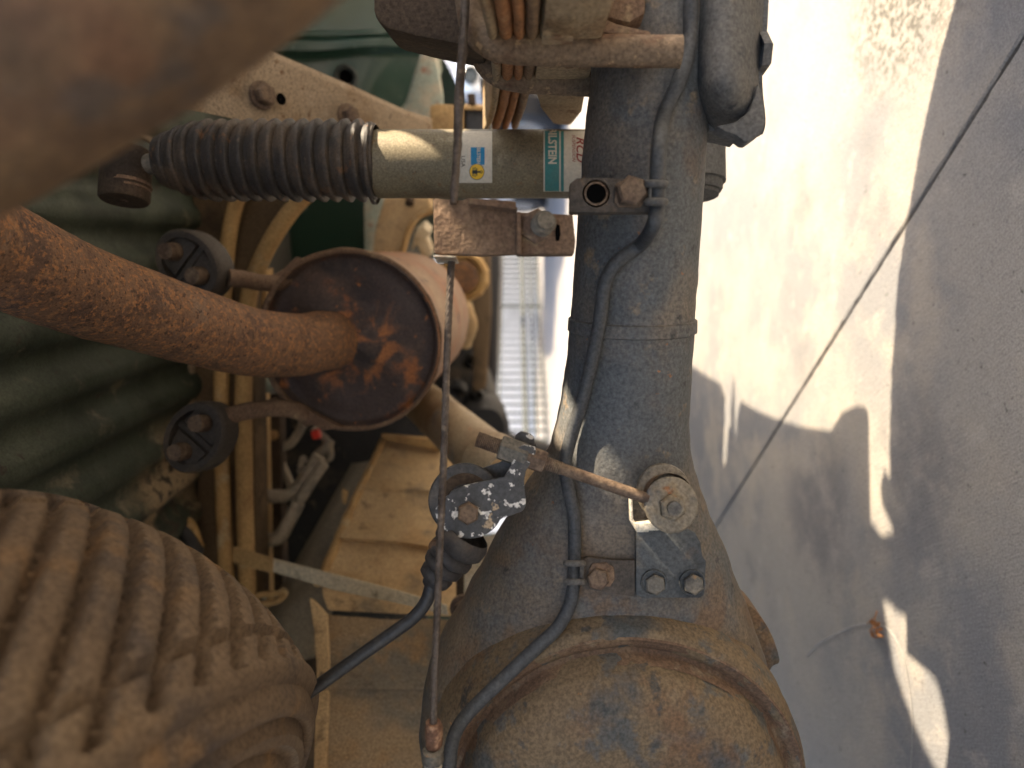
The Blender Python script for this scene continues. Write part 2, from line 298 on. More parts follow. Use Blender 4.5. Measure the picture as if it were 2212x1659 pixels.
MB().prism([w0 - back * .06 + UP * 3.21, w1 - back * .06 + UP * 3.21, w1 + back * .4 + UP * 3.21, w0 + back * .4 + UP * 3.21], UP * .1, .01).build('coping', 'white_wall', wt)

def car():
    X0, Y0 = 2.36, 5.6
    t = thing('parked_car', 'white car front with chrome grille seen between axle and leaf spring', 'car', Vector((X0 + .88, Y0, 0)))
    def bx(x0, x1, y0, y1, z0, z1, nm, m, par=t, bv=.03): return MB().box(Vector(((x0 + x1) / 2 + X0, (y0 + y1) / 2 + Y0, (z0 + z1) / 2)), Vector(((x1 - x0) / 2, 0, 0)), Vector((0, (y1 - y0) / 2, 0)), Vector((0, 0, (z1 - z0) / 2)), bv).build(nm, m, par)
    body = MB()
    prof = [(.0, .42), (.02, .62), (0, .98), (.12, 1.10), (1.0, 1.18), (1.65, 1.72), (3.0, 1.76), (4.2, 1.6), (4.4, .9), (4.4, .42)]
    body.prism([Vector((X0, Y0 + y, z)) for y, z in prof], Vector((1.76, 0, 0)), .06).build('body', 'car_white', t)
    g = bx(.30, 1.46, -.03, .02, .62, .96, 'grille', 'car_dark')
    for i in range(14): bx(.34 + i * .08, .37 + i * .08, -.05, -.02, .64, .94, 'grille_bar', 'car_grille', g, .004)
    bx(.28, 1.48, -.055, -.02, .95, .985, 'grille_trim', 'car_grille', t, .01); bx(.28, 1.48, -.055, -.02, .60, .635, 'grille_trim', 'car_grille', t, .01)
    for x in (.03, 1.50):
        h = bx(x, x + .24, -.04, .06, .66, .93, 'headlight', 'lamp_glass', t, .03)
        MB().rev([(0, .001), (.0, .07), (-.02, .075), (-.03, .06)], Vector((X0 + x + .12, Y0 - .045, .80)), (0, 1, 0), 24).build('lens', 'car_glass', h)
    bx(-.02, 1.78, -.12, .05, .40, .58, 'bumper', 'car_grille', t, .04)
    bx(.5, 1.26, -.14, -.10, .44, .54, 'number_plate', 'white_wall', t, .005)
    MB().add([Vector((X0 + .14, Y0 + 1.05, 1.225)), Vector((X0 + 1.62, Y0 + 1.05, 1.225)), Vector((X0 + 1.52, Y0 + 1.6, 1.70)), Vector((X0 + .24, Y0 + 1.6, 1.70))], [(0, 1, 2, 3)]).build('windscreen', 'car_glass', t)
    for x in (.0, 1.56):
        for y in (.75, 3.5):
            w = MB().rev([(0, .2), (0, .30), (.02, .34), (.18, .34), (.2, .30), (.2, .2)], Vector((X0 + x, Y0 + y, .34)), (1, 0, 0), 32).build('wheel', 'car_dark', t)
            MB().rev([(.02, .001), (.02, .1), (.0, .16), (.02, .2)], Vector((X0 + x, Y0 + y, .34)), (1, 0, 0), 24).build('rim', 'car_grille', w)
car()
gb = thing('grey_shed', 'blue grey shed, shade put in its colour, far behind the white car', 'shed', Vector((5, 14, 0)))
MB().box(Vector((5.2, 14.6, 1.6)), Vector((4.2, 0, 0)), Vector((0, 1.5, 0)), Vector((0, 0, 1.6)), .02).build('wall', 'shade_blue', gb)
MB().prism([Vector((.9, 12.9, 3.22)), Vector((.9, 16.2, 3.22)), Vector((.9, 14.6, 4.3))], Vector((8.6, 0, 0)), .01).build('roof', 'car_dark', gb)

# ================================================================ TRUCK BODY overhead
# bed floor, ribbed along the truck, and the deeper underbody ahead of it
def bed():
    t = thing('bed_floor', 'ribbed green truck bed floor overhead, dusty and stained', 'truck bed', Vector((0, .8, .86)))
    v = []; f = []; nu, nv = 240, 26
    for j in range(nv + 1):
        for i in range(nu + 1):
            s = -.95 + 1.25 * i / nu; q = .44 + .80 * j / nv
            p = FWD * q + RGT * s
            ph = (s * 1.0 / .058) % 1.0
            w = .5 + .5 * math.cos(2 * math.pi * ph); w = w * w * (3 - 2 * w)
            v.append(Vector((p.x, p.y, .900 + .013 * w)))
    for j in range(nv):
        for i in range(nu): a = j * (nu + 1) + i; f.append((a, a + 1, a + nu + 2, a + nu + 1))
    MB().add(v, f).build('floor_panel', 'bed_green', t, smooth=60)
    MB().box(Vector((-.1, .42, 1.06)), Vector((.85, 0, 0)), Vector((0, .01, 0)), Vector((0, 0, .155)), .004).build('closing_step', 'bed_green', t)  # unseen step and raised rear floor, added to block overhead light
    MB().box(Vector((-.1, -.06, 1.22)), Vector((.85, 0, 0)), Vector((0, .5, 0)), Vector((0, 0, .01)), .004).build('rear_floor', 'bed_green', t)
    MB().box(Vector((-.08, 2.75, .935)), Vector((.84, 0, 0)), Vector((0, 1.65, 0)), Vector((0, 0, .012)), .004).build('cab_floor', 'underbody', t)
    return t
bed()

ls_ = thing('pickup_truck', 'dark green cab, hood and left bed side of the truck', 'truck body', Vector((-.93, 1.5, .5)))
MB().prism([Vector((-.93, y, z)) for y, z in ((-.75, .45), (-.02, .42), (.10, .70), (.35, .86), (.62, .86), (.88, .70), (1.0, .38), (4.2, .36), (4.2, 1.25), (-.75, 1.25))], Vector((.02, 0, 0)), .003).build('side_sheet', 'body_green', ls_)
lw_ = thing('left_rear_wheel', 'dusty left rear road wheel under the bed', 'wheel', Vector((-.88, .6, .36)))
MB().rev([(0, .20), (-.005, .26), (.0, .33), (.03, .36), (.2, .36), (.23, .33), (.235, .26), (.23, .20)], Vector((-.90, .60, .36)), RGT, 64).build('tyre', 'tyre', lw_)
MB().rev([(.02, .20), (.03, .17), (.1, .16), (.1, .001)], Vector((-.90, .60, .36)), RGT, 48).build('rim', 'frame_dust', lw_)
MB().prism([Vector((-.93, y, z)) for y, z in ((1.3, .95), (1.3, 1.72), (3.0, 1.78), (3.7, 1.22), (5.15, 1.12), (5.25, .70), (4.9, .62), (4.25, .66), (4.2, .95))], Vector((1.69, 0, 0)), .02).build('cab', 'body_green', ls_)
# ---- sun slots: what the light reaches, traced back to an added unseen sheet and the bed side edge
SX, SY = SUN.x / SUN.z, SUN.y / SUN.z
def back_to(p, X):
    k = (X - p.x) / SUN.x; return (p.y + SUN.y * k, p.z + SUN.z * k)
lit_ground = [(2075, -60), (2065, 0), (2030, 120), (1990, 300), (1960, 470), (1940, 600), (1926, 800), (1921, 960), (1923, 1035), (1911, 1012), (1902, 1045), (1905, 1090), (1932, 1150), (1903, 1158), (1881, 1124), (1876, 890), (1865, 876), (1845, 878),
    (1820, 890), (1806, 912), (1795, 931), (1720, 918), (1650, 895), (1600, 866), (1593, 900), (1584, 1006), (1562, 1000), (1567, 860), (1557, 830), (1490, 788), (1440, 760), (1430, -60)]
lit_strip = [(1908, 1298), (1966, 1340), (1984, 1358), (1994, 1428), (2020, 1472), (2032, 1500), (2046, 1582), (2064, 1612), (2090, 1608), (2110, 1635), (2112, 1680), (2032, 1682), (1974, 1562), (1932, 1442)]
def inpoly(x, y, pl):
    c = False; j = len(pl) - 1
    for i in range(len(pl)):
        if (pl[i][1] > y) != (pl[j][1] > y) and x < (pl[j][0] - pl[i][0]) * (y - pl[i][1]) / (pl[j][1] - pl[i][1]) + pl[i][0]: c = not c
        j = i
    return c
SHC = (.1930, .600); SHR = .0290                      # shock absorber axis and radius
def shock_pt(x, y, lift=0.0):
    r = SHR + lift; Yp = SHC[1] - r
    for _ in range(12):
        X = -(y - 829.5) / FO * Yp; s = max(-1, min(1, (X - SHC[0]) / r)); Yp = SHC[1] - r * math.sqrt(max(0, 1 - s * s))
    return Vector((SHC[0] + r * s, Yp, H - (x - 1106) / FO * Yp))
def hull(pts):
    pts = sorted(set(pts)); lo = []; hi = []
    for seq, out in ((pts, lo), (pts[::-1], hi)):
        for p in seq:
            while len(out) > 1 and (out[-1][0] - out[-2][0]) * (p[1] - out[-2][1]) - (out[-1][1] - out[-2][1]) * (p[0] - out[-2][0]) <= 0: out.pop()
            out.append(p)
    return lo[:-1] + hi[:-1]
def slot(pts, pad):
    return hull([(x + i * pad, y + j * pad) for x, y in pts for i, j in ((-1, 0), (1, 0), (0, -1), (0, 1))])
XW = .66
patches3d = [
    ([(868, 287, .579), (812, 290, .575), (925, 320, .571), (930, 345, .5715), (812, 330, .571)], .005),
    ([(1221, 845, .4755), (1224, 890, .4704), (1245, 925, .447), (1242, 972, .46), (1210, 950, .4748), (1200, 930, .4875), (1211, 885, .4814)], .003),
    ([(1288, 955, .4507), (1310, 985, .4484), (1335, 1012, .4469), (1318, 1032, .4484), (1285, 1022, .4516), (1248, 985, .4588)], .004),
    ([(1275, 1028, .418), (1340, 1046, .418), (1385, 1062, .417), (1400, 1090, .418)], .006),
    ([(938, 470, .3742), (968, 470, .3741), (966, 546, .374), (938, 546, .374)], .005),
    ([(967, 600, .3836), (963, 690, .3837)], .004),
    ([(1385, 1135, .4315), (1410, 1145, .4316), (1368, 1075, .438), (1370, 1130, .437)], .005)]
sun_holes = [[back_to(G(x, y), XW) for x, y in lit_strip]] + [slot([back_to(P(*q), XW) for q in pts], pad) for pts, pad in patches3d]
gA = [G(x, y) for x, y in lit_ground]
sun_holes.append([back_to(p, XW) for p in gA])
sun_holes.append([(-.02, -.1), (-.02, .66), (.44, .66), (.44, -.1)])     # added opening that lets sun in for warm fill
def slotted(name, m, par, X, y0, y1, z0, z1, holes, st=.003):
    mb = MB(); nz = int((z1 - z0) / st); ny = int((y1 - y0) / st)
    bbs = [(min(p[0] for p in h), max(p[0] for p in h), min(p[1] for p in h), max(p[1] for p in h)) for h in holes]
    rows = []
    for k in range(nz):
        z = z0 + (k + .5) * st; act = [h for h, b in zip(holes, bbs) if b[2] <= z <= b[3]]; runs = []; s = None
        if not act: runs = [(0, ny)]
        else:
            for i in range(ny + 1):
                o = i < ny and not any(inpoly(y0 + (i + .5) * st, z, h) for h in act)
                if o and s is None: s = i
                if not o and s is not None: runs.append((s, i)); s = None
        rows.append(runs)
    k = 0
    while k < nz:
        e = k + 1
        while e < nz and rows[e] == rows[k] : e += 1
        for a, b in rows[k]:
            mb.add([(X, y0 + a * st, z0 + k * st), (X, y0 + b * st, z0 + k * st), (X, y0 + b * st, z0 + e * st), (X, y0 + a * st, z0 + e * st)], [(0, 1, 2, 3)])
        k = e
    return mb.build(name, m, par, smooth=0)
smask = thing('sun_mask', 'added unseen dusty sheet with slots cut to shape the sunlight', 'light mask', Vector((XW, .3, .01)))  # unseen sheet added to cast the sunlit patches
slotted('side_sheet', 'panel_dust', smask, XW, -.75, 1.16, .012, 1.26, sun_holes)
MB().box(Vector((.49, .52, 1.265)), Vector((.19, 0, 0)), Vector((0, .64, 0)), Vector((0, 0, .004)), .001).build('top_sheet', 'panel_dust', smask)
MB().box(Vector((.305, .2, 1.08)), Vector((.004, 0, 0)), Vector((0, .96, 0)), Vector((0, 0, .17)), .001).build('inner_sheet', 'panel_dust', smask)
MB().box(Vector((.49, 1.162, 1.07)), Vector((.17, 0, 0)), Vector((0, .004, 0)), Vector((0, 0, .19)), .001).build('front_sheet', 'panel_dust', smask)
bs = thing('bed_side', 'dark green bed side with ribs, drain hole, peeling lower corner and edge cut to shape sunlight', 'truck body', Vector((.78, 2.4, .66)))
XB = .78
slotted('side_sheet', 'body_green', bs, XB, 1.08, 4.2, .585, 1.05, [[back_to(p, XB) for p in gA]], .004)  # lower edge shaped to let sun onto the ground

# green inner body structure seen above the frame rail
gp = thing('truck_side_structure', 'glossy dark green body panel with pressed ribs above the frame rail', 'truck panel', P(780, 120, 1.25))
def sheet(corners, nu, nv, fn=None):
    a, b, c, d = corners; v = []; f = []
    for j in range(nv + 1):
        for i in range(nu + 1):
            s, t = i / nu, j / nv; p = (a * (1 - s) + b * s) * (1 - t) + (d * (1 - s) + c * s) * t
            v.append(p + (fn(s, t) if fn else Vector((0, 0, 0))))
    for j in range(nv):
        for i in range(nu): q = j * (nu + 1) + i; f.append((q, q + 1, q + nu + 2, q + nu + 1))
    return MB().add(v, f)
def ridge(x, c, w): return max(0, 1 - abs(x - c) / w)
sheet([P(540, -60, 1.22), P(930, -20, 1.30), P(915, 260, 1.36), P(600, 330, 1.30)], 40, 60,
      lambda s, t: Vector((0, -1, 0)) * (.020 * min(1, 3 * ridge(t, .42, .05)) + .012 * min(1, 3 * ridge(t, .34, .03)) + .01 * math.sin(s * 9 + t * 4) * t)).build('rib_panel', 'body_green', gp, smooth=50)
MB().rev([(0, .012), (-.006, .013), (-.008, .018), (0, .021)], P(747, 166, 1.22), P(747, 166, 1) - Vector((0, 0, H)), 32).build('drain_ring', 'wire_grey', gp)
MB().rev([(0, .0001), (0, .0125)], P(747, 166, 1.222), P(747, 166, 1) - Vector((0, 0, H)), 24).build('drain_hole', 'hole_black', gp)
sheet([P(935, 95, 1.20), P(955, 130, 1.24), P(930, 250, 1.28), P(860, 250, 1.16)], 20, 20, lambda s, t: noise.noise_vector(Vector((s * 4, t * 4, 1))) * .012).build('peeled_corner', 'peeled_paint', gp, smooth=60)
MB().prism(poly([(905, 130), (938, 95), (958, 225), (940, 258), (885, 255), (870, 240)], 1.15), Vector((.02, .02, 0)), .002).wob(.004, 30).build('torn_lip', 'peeled_paint', gp)
g2 = thing('cab_floor_pan', 'dark green floor pan with rounded pressing behind the muffler', 'body panel', P(690, 500, 1.35))
def pan(s, t):
    d = max(abs(s - .5) / .42, abs(t - .35) / .45); e = min(1, max(0, (d - .8) / .3)); return Vector((0, .05, .0)) * (1 - e)
sheet([P(540, 380, 1.34), P(850, 380, 1.34), P(850, 700, 1.42), P(540, 640, 1.42)], 48, 48, pan).build('pan', 'body_green', g2, smooth=70)
MB().prism(poly([(782, 425), (830, 425), (826, 500), (808, 548), (786, 545)], 1.25), Vector((.03, .05, 0)), .004).wob(.003, 40).build('seam_flange', 'peeled_paint', g2)

# ================================================================ FRAME
fr = thing('frame_rail', 'tan dusty steel frame rail sloping behind the rubber bellows', 'frame rail', P(700, 220, .8))
RT = [P(380, 10, .64), P(600, 128, .72), P(760, 196, .80), P(870, 246, .88), P(932, 266, .93)]
RB = [P(380, 232, .64), P(520, 262, .70), P(700, 300, .80), P(860, 312, .88), P(932, 312, .93)]
MB().prism(RT + RB[::-1], RGT * .008 + FWD * .012, .002).wob(.0012, 30).build('web', 'frame_dust', fr, smooth=35)
def hexb(par, x, y, d, ax, r, h, m='bolt_rust', wr=1.35, wh_=.0025, rot=.3, name='bolt'):
    c = P(x, y, d); ax = Vector(ax).normalized(); mb = MB().hexhead(c + ax * wh_, ax, r, h, rot)
    o = mb.build(name, m, par, smooth=25)
    if wr: MB().rev([(-.001, .0001), (-.001, r * wr), (wh_ * .8, r * wr), (wh_, r * wr * .94), (wh_, .0001)], c, ax, 28).build('washer', m, o, smooth=30)
    return o
CF = Vector((-.05, -1, 0))
railn = (RT[2] - RT[0]).cross(RB[1] - RT[0]).normalized(); railn = railn if railn.y < 0 else -railn
def on_rail(x, y):
    d0 = (P(x, y, 1) - Vector((0, 0, H))); o = Vector((0, 0, H)); k = (RT[1] - o).dot(railn) / d0.dot(railn); return k
hexb(fr, 566, 206, on_rail(566, 206) - .002, railn, .0105, .010); hexb(fr, 750, 250, on_rail(750, 250) - .002, railn, .010, .010)
MB().rev([(0, .0001), (0, .006)], P(607, 214, on_rail(607, 214) - .0035), railn, 20).build('hole', 'hole_black', fr)
br = thing('body_mount', 'tan frame bracket holding a black rubber body mount', 'mount', P(985, 255, .98))
MB().prism(poly([(928, 228), (945, 224), (1000, 228), (1000, 300), (930, 300)], .97), Vector((.02, .05, 0)), .004).build('bracket', 'flange_tan', br)
MB().prism(poly([(1004, 236), (1048, 238), (1048, 300), (1004, 300)], .99), Vector((.02, .04, 0)), .003).build('cushion', 'black_plastic', br)
MB().prism(poly([(1000, 229), (1046, 231), (1046, 239), (1000, 237)], .985), Vector((.02, .04, 0)), .001).build('cap', 'flange_tan', br)
MB().tube([P(1018, 205, 1.0), P(1020, 228, 1.0)], .006, 12, True, False).build('stud', 'dark_brown', br)
MB().prism(poly([(1035, 170), (1058, 172), (1062, 300), (1052, 300)], 1.02), Vector((.02, .03, 0)), .003).build('bumper_leg', 'black_plastic', br)
MB().prism(poly([(1060, 200), (1065, 196), (1066, 300), (1060, 300)], 1.0), Vector((.01, .02, 0)), .001).build('sunlit_strip', 'pale_sunlit_edge', br)  # sunlit strip, the sunlight is put in its white colour

# cross member: dark web with two rounded tan flanges
cm = thing('crossmember', 'dark brown channel crossmember with two rounded tan flanges under the bed', 'crossmember', P(500, 850, .97))
MB().prism([P(400, 400, .97), P(660, 400, .93), P(600, 470, .95), P(552, 560, .96), P(545, 700, .97), P(550, 900, .97), P(556, 1310, .97), P(425, 1310, .97), P(425, 1000, .97), P(398, 870, .97), P(402, 600, .97)], Vector((.01, .05, 0)), .003).build('web', 'crossmember', cm)
MB().tube([P(545, 330, .90), P(522, 400, .92), P(500, 480, .94), P(489, 570, .95), P(482, 700, .955), P(478, 900, .955), P(484, 1120, .955), P(491, 1270, .955)], [.0105] * 8, 14).build('inner_flange', 'flange_tan', cm)
MB().tube([P(680, 400, .90), P(625, 460, .92), P(575, 540, .94), P(540, 630, .955), P(530, 740, .955), P(526, 900, .955), P(530, 1120, .955), P(536, 1300, .955)], [.0115] * 8, 14).build('outer_flange', 'flange_tan', cm)
MB().prism(poly([(393, 478), (402, 455), (404, 540), (365, 545)], .955), Vector((.0, .02, 0)), .002).build('gusset', 'flange_tan', cm)
MB().prism(poly([(366, 790), (378, 775), (412, 770), (412, 900), (375, 905), (360, 880)], .955), Vector((.0, .02, 0)), .004).build('end_plate', 'frame_dust', cm)
MB().prism(poly([(548, 590), (576, 585), (574, 700), (556, 880), (548, 880)], 1.0), Vector((.01, .03, 0)), .003).build('stiffener', 'flange_tan', cm)
cm2 = thing('second_crossmember', 'narrow pale green and brown crossmember behind the tan flanges', 'crossmember', P(570, 1050, 1.12))
MB().prism(poly([(548, 850), (566, 850), (576, 1320), (556, 1320)], 1.08), Vector((0, .02, 0)), .002).build('green_web', 'peeled_paint', cm2)
MB().prism(poly([(566, 850), (574, 850), (584, 1320), (576, 1320)], 1.06), Vector((0, .02, 0)), .002).build('flange', 'flange_tan', cm2)
MB().prism(poly([(574, 850), (604, 850), (612, 1320), (584, 1320)], 1.10), Vector((0, .03, 0)), .003).build('brown_web', 'dark_brown', cm2)
hexb(cm2, 590, 940, 1.095, CF, .006, .005, 'flange_tan', 1.4)

# ================================================================ REAR AXLE
ax = thing('rear_axle', 'grey rust spotted axle housing swelling into the round differential', 'axle', P(1390, 700, .49))
LT = [(-400, 1280), (160, 1278), (300, 1262), (500, 1246), (690, 1233), (705, 1232), (760, 1226), (800, 1221), (860, 1212), (905, 1203), (960, 1190), (1010, 1163), (1060, 1131), (1100, 1106), (1200, 1052), (1300, 1000), (1400, 944), (1440, 925), (1500, 914), (1560, 909), (1700, 905), (1790, 905)]
RTb = [(-400, 1545), (160, 1532), (300, 1524), (500, 1509), (690, 1497), (705, 1497), (800, 1490), (900, 1485), (960, 1487), (1000, 1494), (1030, 1503), (1090, 1524), (1200, 1569), (1310, 1611), (1400, 1640), (1500, 1664), (1560, 1679), (1659, 1706), (1790, 1722)]
DP = [(-400, .040), (160, .041), (690, .044), (900, .047), (1000, .050), (1200, .062), (1400, .074), (1790, .080)]
def axY(y): k = (y - 829.5) / FO; X = -.485 * k / (1 - .21 * k); return .485 - .21 * X
def ax_section(y, seg=64):
    l, r, dp = lerp_tab(LT, y), lerp_tab(RTb, y), lerp_tab(DP, y); d = axY(y); c = P((l + r) / 2, y, d); hz = (r - l) / 2 / FO * d
    out = []
    ex = 1.0 - .25 * min(1, max(0, (y - 900) / 500))
    for k in range(seg):
        a = 2 * math.pi * k / seg; cs, sn = math.cos(a), math.sin(a)
        u = math.copysign(abs(cs) ** ex, cs); w = math.copysign(abs(sn) ** ex, sn)
        out.append(c + UP * (u * hz) - FWD * (w * dp))
    return out
ys = list(range(-400, 600, 25)) + list(range(600, 1800, 10)); v = []; f = []; S = 64
for y in ys: v += ax_section(y, S)
ctr = P(1345, 1745, .462) + FWD * .080
ys = [y for y in ys if (P(1300, y, axY(y)) - ctr).dot(RGT) > 0]; nh = len(ys); v = v[:nh * S]
for i in range(nh - 1, -1, -1):                                   # the far half beyond the differential, mirrored
    for k in range(S):
        p = v[i * S + k]; q = p - RGT * (2 * (p - ctr).dot(RGT)); v.append(q)
rows = len(v) // S
for i in range(rows - 1):
    for k in range(S): a, b = i * S + k, i * S + (k + 1) % S; f.append((a, b, b + S, a + S))
hs = MB().add(v, f).wob(.0006, 60, .0004, 160).build('housing', 'axle_paint', ax, smooth=60)
# weld ring of the tube
def ring_at(y0, y1, grow, nm, m, par):
    v = []; f = []
    for y, g in ((y0, 0), (y0 + 3, grow), (y1 - 3, grow), (y1, 0)):
        sec = ax_section(y, S); c = sum(sec, Vector((0, 0, 0))) / S; v += [p + (p - c).normalized() * g for p in sec]
    for i in range(3):
        for k in range(S): a, b = i * S + k, i * S + (k + 1) % S; f.append((a, b, b + S, a + S))
    return MB().add(v, f).build(nm, m, par, smooth=50)
ring_at(686, 716, .0016, 'weld_collar', 'axle_paint', hs)
def ax_surf(x, y):
    """camera-facing surface of the housing under sheet point x,y"""
    l, r, dp = lerp_tab(LT, y), lerp_tab(RTb, y), lerp_tab(DP, y); d = axY(y); ex = 1.0 - .25 * min(1, max(0, (y - 900) / 500))
    u = max(-1, min(1, (x - (l + r) / 2) / ((r - l) / 2))); cs = abs(u) ** (1 / ex); w = math.sqrt(max(0, 1 - cs * cs)) ** ex
    return d - dp * w
# raised seam on the tapering neck
seam = [(1408, 752), (1406, 780), (1404, 830), (1398, 880), (1393, 930), (1388, 985), (1384, 1030)]
MB().tube([P(x, y, ax_surf(x, y) + .0058) for x, y in seam], [.0085, .0078, .0076, .0076, .0076, .0074, .006], 20).wob(.0005, 120).build('weld_seam', 'axle_paint', hs)
MB().tube([P(x - 9, y, ax_surf(x, y) + .0012) for x, y in seam[1:]], .0022, 10).wob(.0009, 150).build('rust_streak', 'rust_ring', hs)
MB().prism([P(x, y, ax_surf(x, y) - .0015) for x, y in [(1386, 742), (1432, 740), (1424, 756), (1416, 772), (1400, 774), (1394, 758)]], FWD * .004, .0012).build('seam_head', 'axle_paint', hs)
# differential dome
dc = P(1345, 1745, .462) + FWD * .080; dax = -FWD
rr = .1150
prof = [(.040, rr * 1.175), (.062, rr * 1.155), (.0725, rr * 1.12), (.0765, rr * 1.08), (.0745, rr * 1.035), (.0715, rr * 1.005), (.0735, rr * .985), (.081, rr * .970), (.090, rr * .945), (.0965, rr * .905), (.1015, rr * .85), (.106, rr * .76), (.110, rr * .60), (.113, rr * .42), (.1145, rr * .2), (.115, .0001)]
pf = []
for (a, b), (c, d) in zip(prof, prof[1:]):
    for i in range(4): t = i / 4; pf.append((a + (c - a) * t, b + (d - b) * t))
pf.append(prof[-1])
MB().rev(pf[20:], dc, dax, 128).wob(.0008, 40, .0004, 150).build('differential_dome', 'diff_dirt', ax, smooth=60)
seat = MB().rev(pf[:21], dc, dax, 128)
for i, p in enumerate(seat.v):
    q = p - dc; q = q - dax * q.dot(dax); seat.v[i] = p + UP * max(0, q.length - rr) * .15
seat.wob(.0008, 40, .0005, 150).build('dome_seat', 'diff_dirt', ax, smooth=60)
MB().rev(pf[11:30], dc + dax * .0004, dax, 128).wob(.0006, 60).build('groove', 'rust_ring', ax, smooth=60)
MB().prism([P(x, y, axY(1500) + .01) for x, y in [(1606, 1300), (1618, 1306), (1632, 1318), (1647, 1336), (1661, 1358), (1673, 1384), (1681, 1408), (1685, 1426), (1683, 1434), (1674, 1437), (1668, 1441), (1664, 1450), (1640, 1445), (1612, 1360)]], FWD * .03, .004).build('skid_lug', 'diff_dirt', ax)

# stand-off bracket with hole and big bolt, clipping the brake line to the axle
cb = thing('line_bracket', 'rusty flat bracket with one empty hole and one large hex bolt on the axle', 'bracket', P(1330, 420, .385))
d = .3855
MB().prism(poly([(1231, 396), (1246, 384), (1300, 383), (1352, 386), (1426, 390), (1428, 458), (1380, 458), (1230, 459)], d), Vector((0, .007, 0)), .001).build('plate', 'bracket_brown', cb)
MB().rev([(-.0006, .0052), (.0002, .0068), (.0002, .0078)], P(1288, 418, d - .0002), (0, 1, 0), 28).build('hole_rim', 'bolt_rust', cb)
MB().rev([(0, .0001), (0, .0056)], P(1288, 418, d - .0008), (0, 1, 0), 24).build('hole', 'hole_black', cb)
MB().prism(poly([(1330, 397), (1340, 390), (1382, 390), (1394, 402), (1394, 436), (1384, 446), (1336, 446), (1327, 436)], d - .0025), Vector((0, .003, 0)), .0008).build('lock_plate', 'bolt_rust', cb)
hexb(cb, 1361, 419, d - .0025, (0.04, -1, -.06), .0088, .0075, 'bolt_rust', None, 0, .52)

# brake line along the axle
line = [(1493, -60), (1492, 20), (1490, 90), (1472, 165), (1436, 245), (1424, 310), (1420, 380), (1419, 450), (1411, 488), (1384, 528), (1332, 568), (1306, 615), (1296, 690), (1277, 785), (1256, 870), (1236, 935), (1221, 1000), (1229, 1060), (1240, 1120), (1241, 1200), (1238, 1270), (1228, 1315), (1202, 1358), (1160, 1398), (1080, 1473), (1008, 1545), (981, 1590), (972, 1640), (969, 1720)]
pts = []
for x, y in line:
    s = ax_surf(min(max(x, lerp_tab(LT, y) + 18), lerp_tab(RTb, y) - 18), y); s = min(s, .470)
    if y > 1290: s = min(s, .452 - (y - 1290) * .00005)
    if 300 < y < 500: s = min(s, .3865)
    pts.append(P(x, y, s - .0062))
bl = MB().tube(pts, .0044, 18, True, True, 240).build('brake_line', 'brake_line', smooth=60)
tag(bl, 'dark grey bent brake line running along the axle housing', 'brake line')
# its two clips
def clip(par, x0, x1, y, w, d, m):
    MB().tube([P(x0, y, d + .004), P(x0 + 2, y, d - .004), P((x0 + x1) / 2, y, d - .0065), P(x1 - 2, y, d - .004), P(x1, y, d + .004)], w, 10).build('clip_band', m, par)
for y in (397, 436): clip(cb, 1398, 1436, y, .0022, .3800, 'plate_grey')
MB().prism(poly([(1402, 404), (1408, 404), (1408, 430), (1402, 430)], .3735), Vector((0, .004, 0)), .0008).build('clip_tongue', 'plate_grey', cb)

# rusty box bracket that guides the steel cable
bb = thing('cable_bracket', 'rust brown box bracket on the axle that guides the steel cable', 'bracket', P(1080, 490, .39))
MB().prism(poly([(936, 429), (1000, 432), (1008, 428), (1116, 436), (1117, 548), (1042, 552), (938, 549)], .374), Vector((.006, .036, 0)), .0012).wob(.0004, 140).build('box', 'rust_bracket', bb)
MB().prism(poly([(1016, 427), (1082, 438), (1118, 447), (1116, 452), (1012, 440)], .366), Vector((0, .012, 0)), .0008).build('fold', 'rust_bracket', bb)
MB().prism(poly([(1115, 456), (1126, 456), (1126, 549), (1115, 547)], .369), Vector((0, .010, 0)), .0008).build('rib', 'rust_bracket', bb)
MB().prism(poly([(1124, 457), (1238, 463), (1241, 500), (1244, 520), (1240, 548), (1170, 549), (1124, 549)], .378), Vector((0, .009, 0)), .001).wob(.0003, 160).build('tab', 'rust_bracket', bb)
MB().prism(poly([(936, 551), (985, 553), (985, 556), (936, 555)], .372), Vector((0, .02, 0)), .0004).build('edge_strip', 'pale_sunlit_edge', bb)
MB().prism(poly([(1203, 484), (1209, 486), (1211, 505), (1208, 520), (1201, 520), (1199, 500)], .3772), Vector((0, .0006, 0)), .0001).build('slot', 'hole_black', bb)
sb = MB(); c = P(1168, 490, .377)
for i in range(7): sb.rev([(i * .0013, .0048), (i * .0013 + .0005, .0064), (i * .0013 + .0013, .0048)], c, (.12, -1, -.25), 24)
sb.rev([(.0091, .0056), (.0105, .0048), (.0105, .0001)], c, (.12, -1, -.25), 24)
sb.build('threaded_stud', 'bolt_grey', bb); MB().hexhead(P(1158, 490, .3785), (0, -1, -.1), .0098, .004, .2).build('nut', 'bolt_rust', bb, smooth=25)

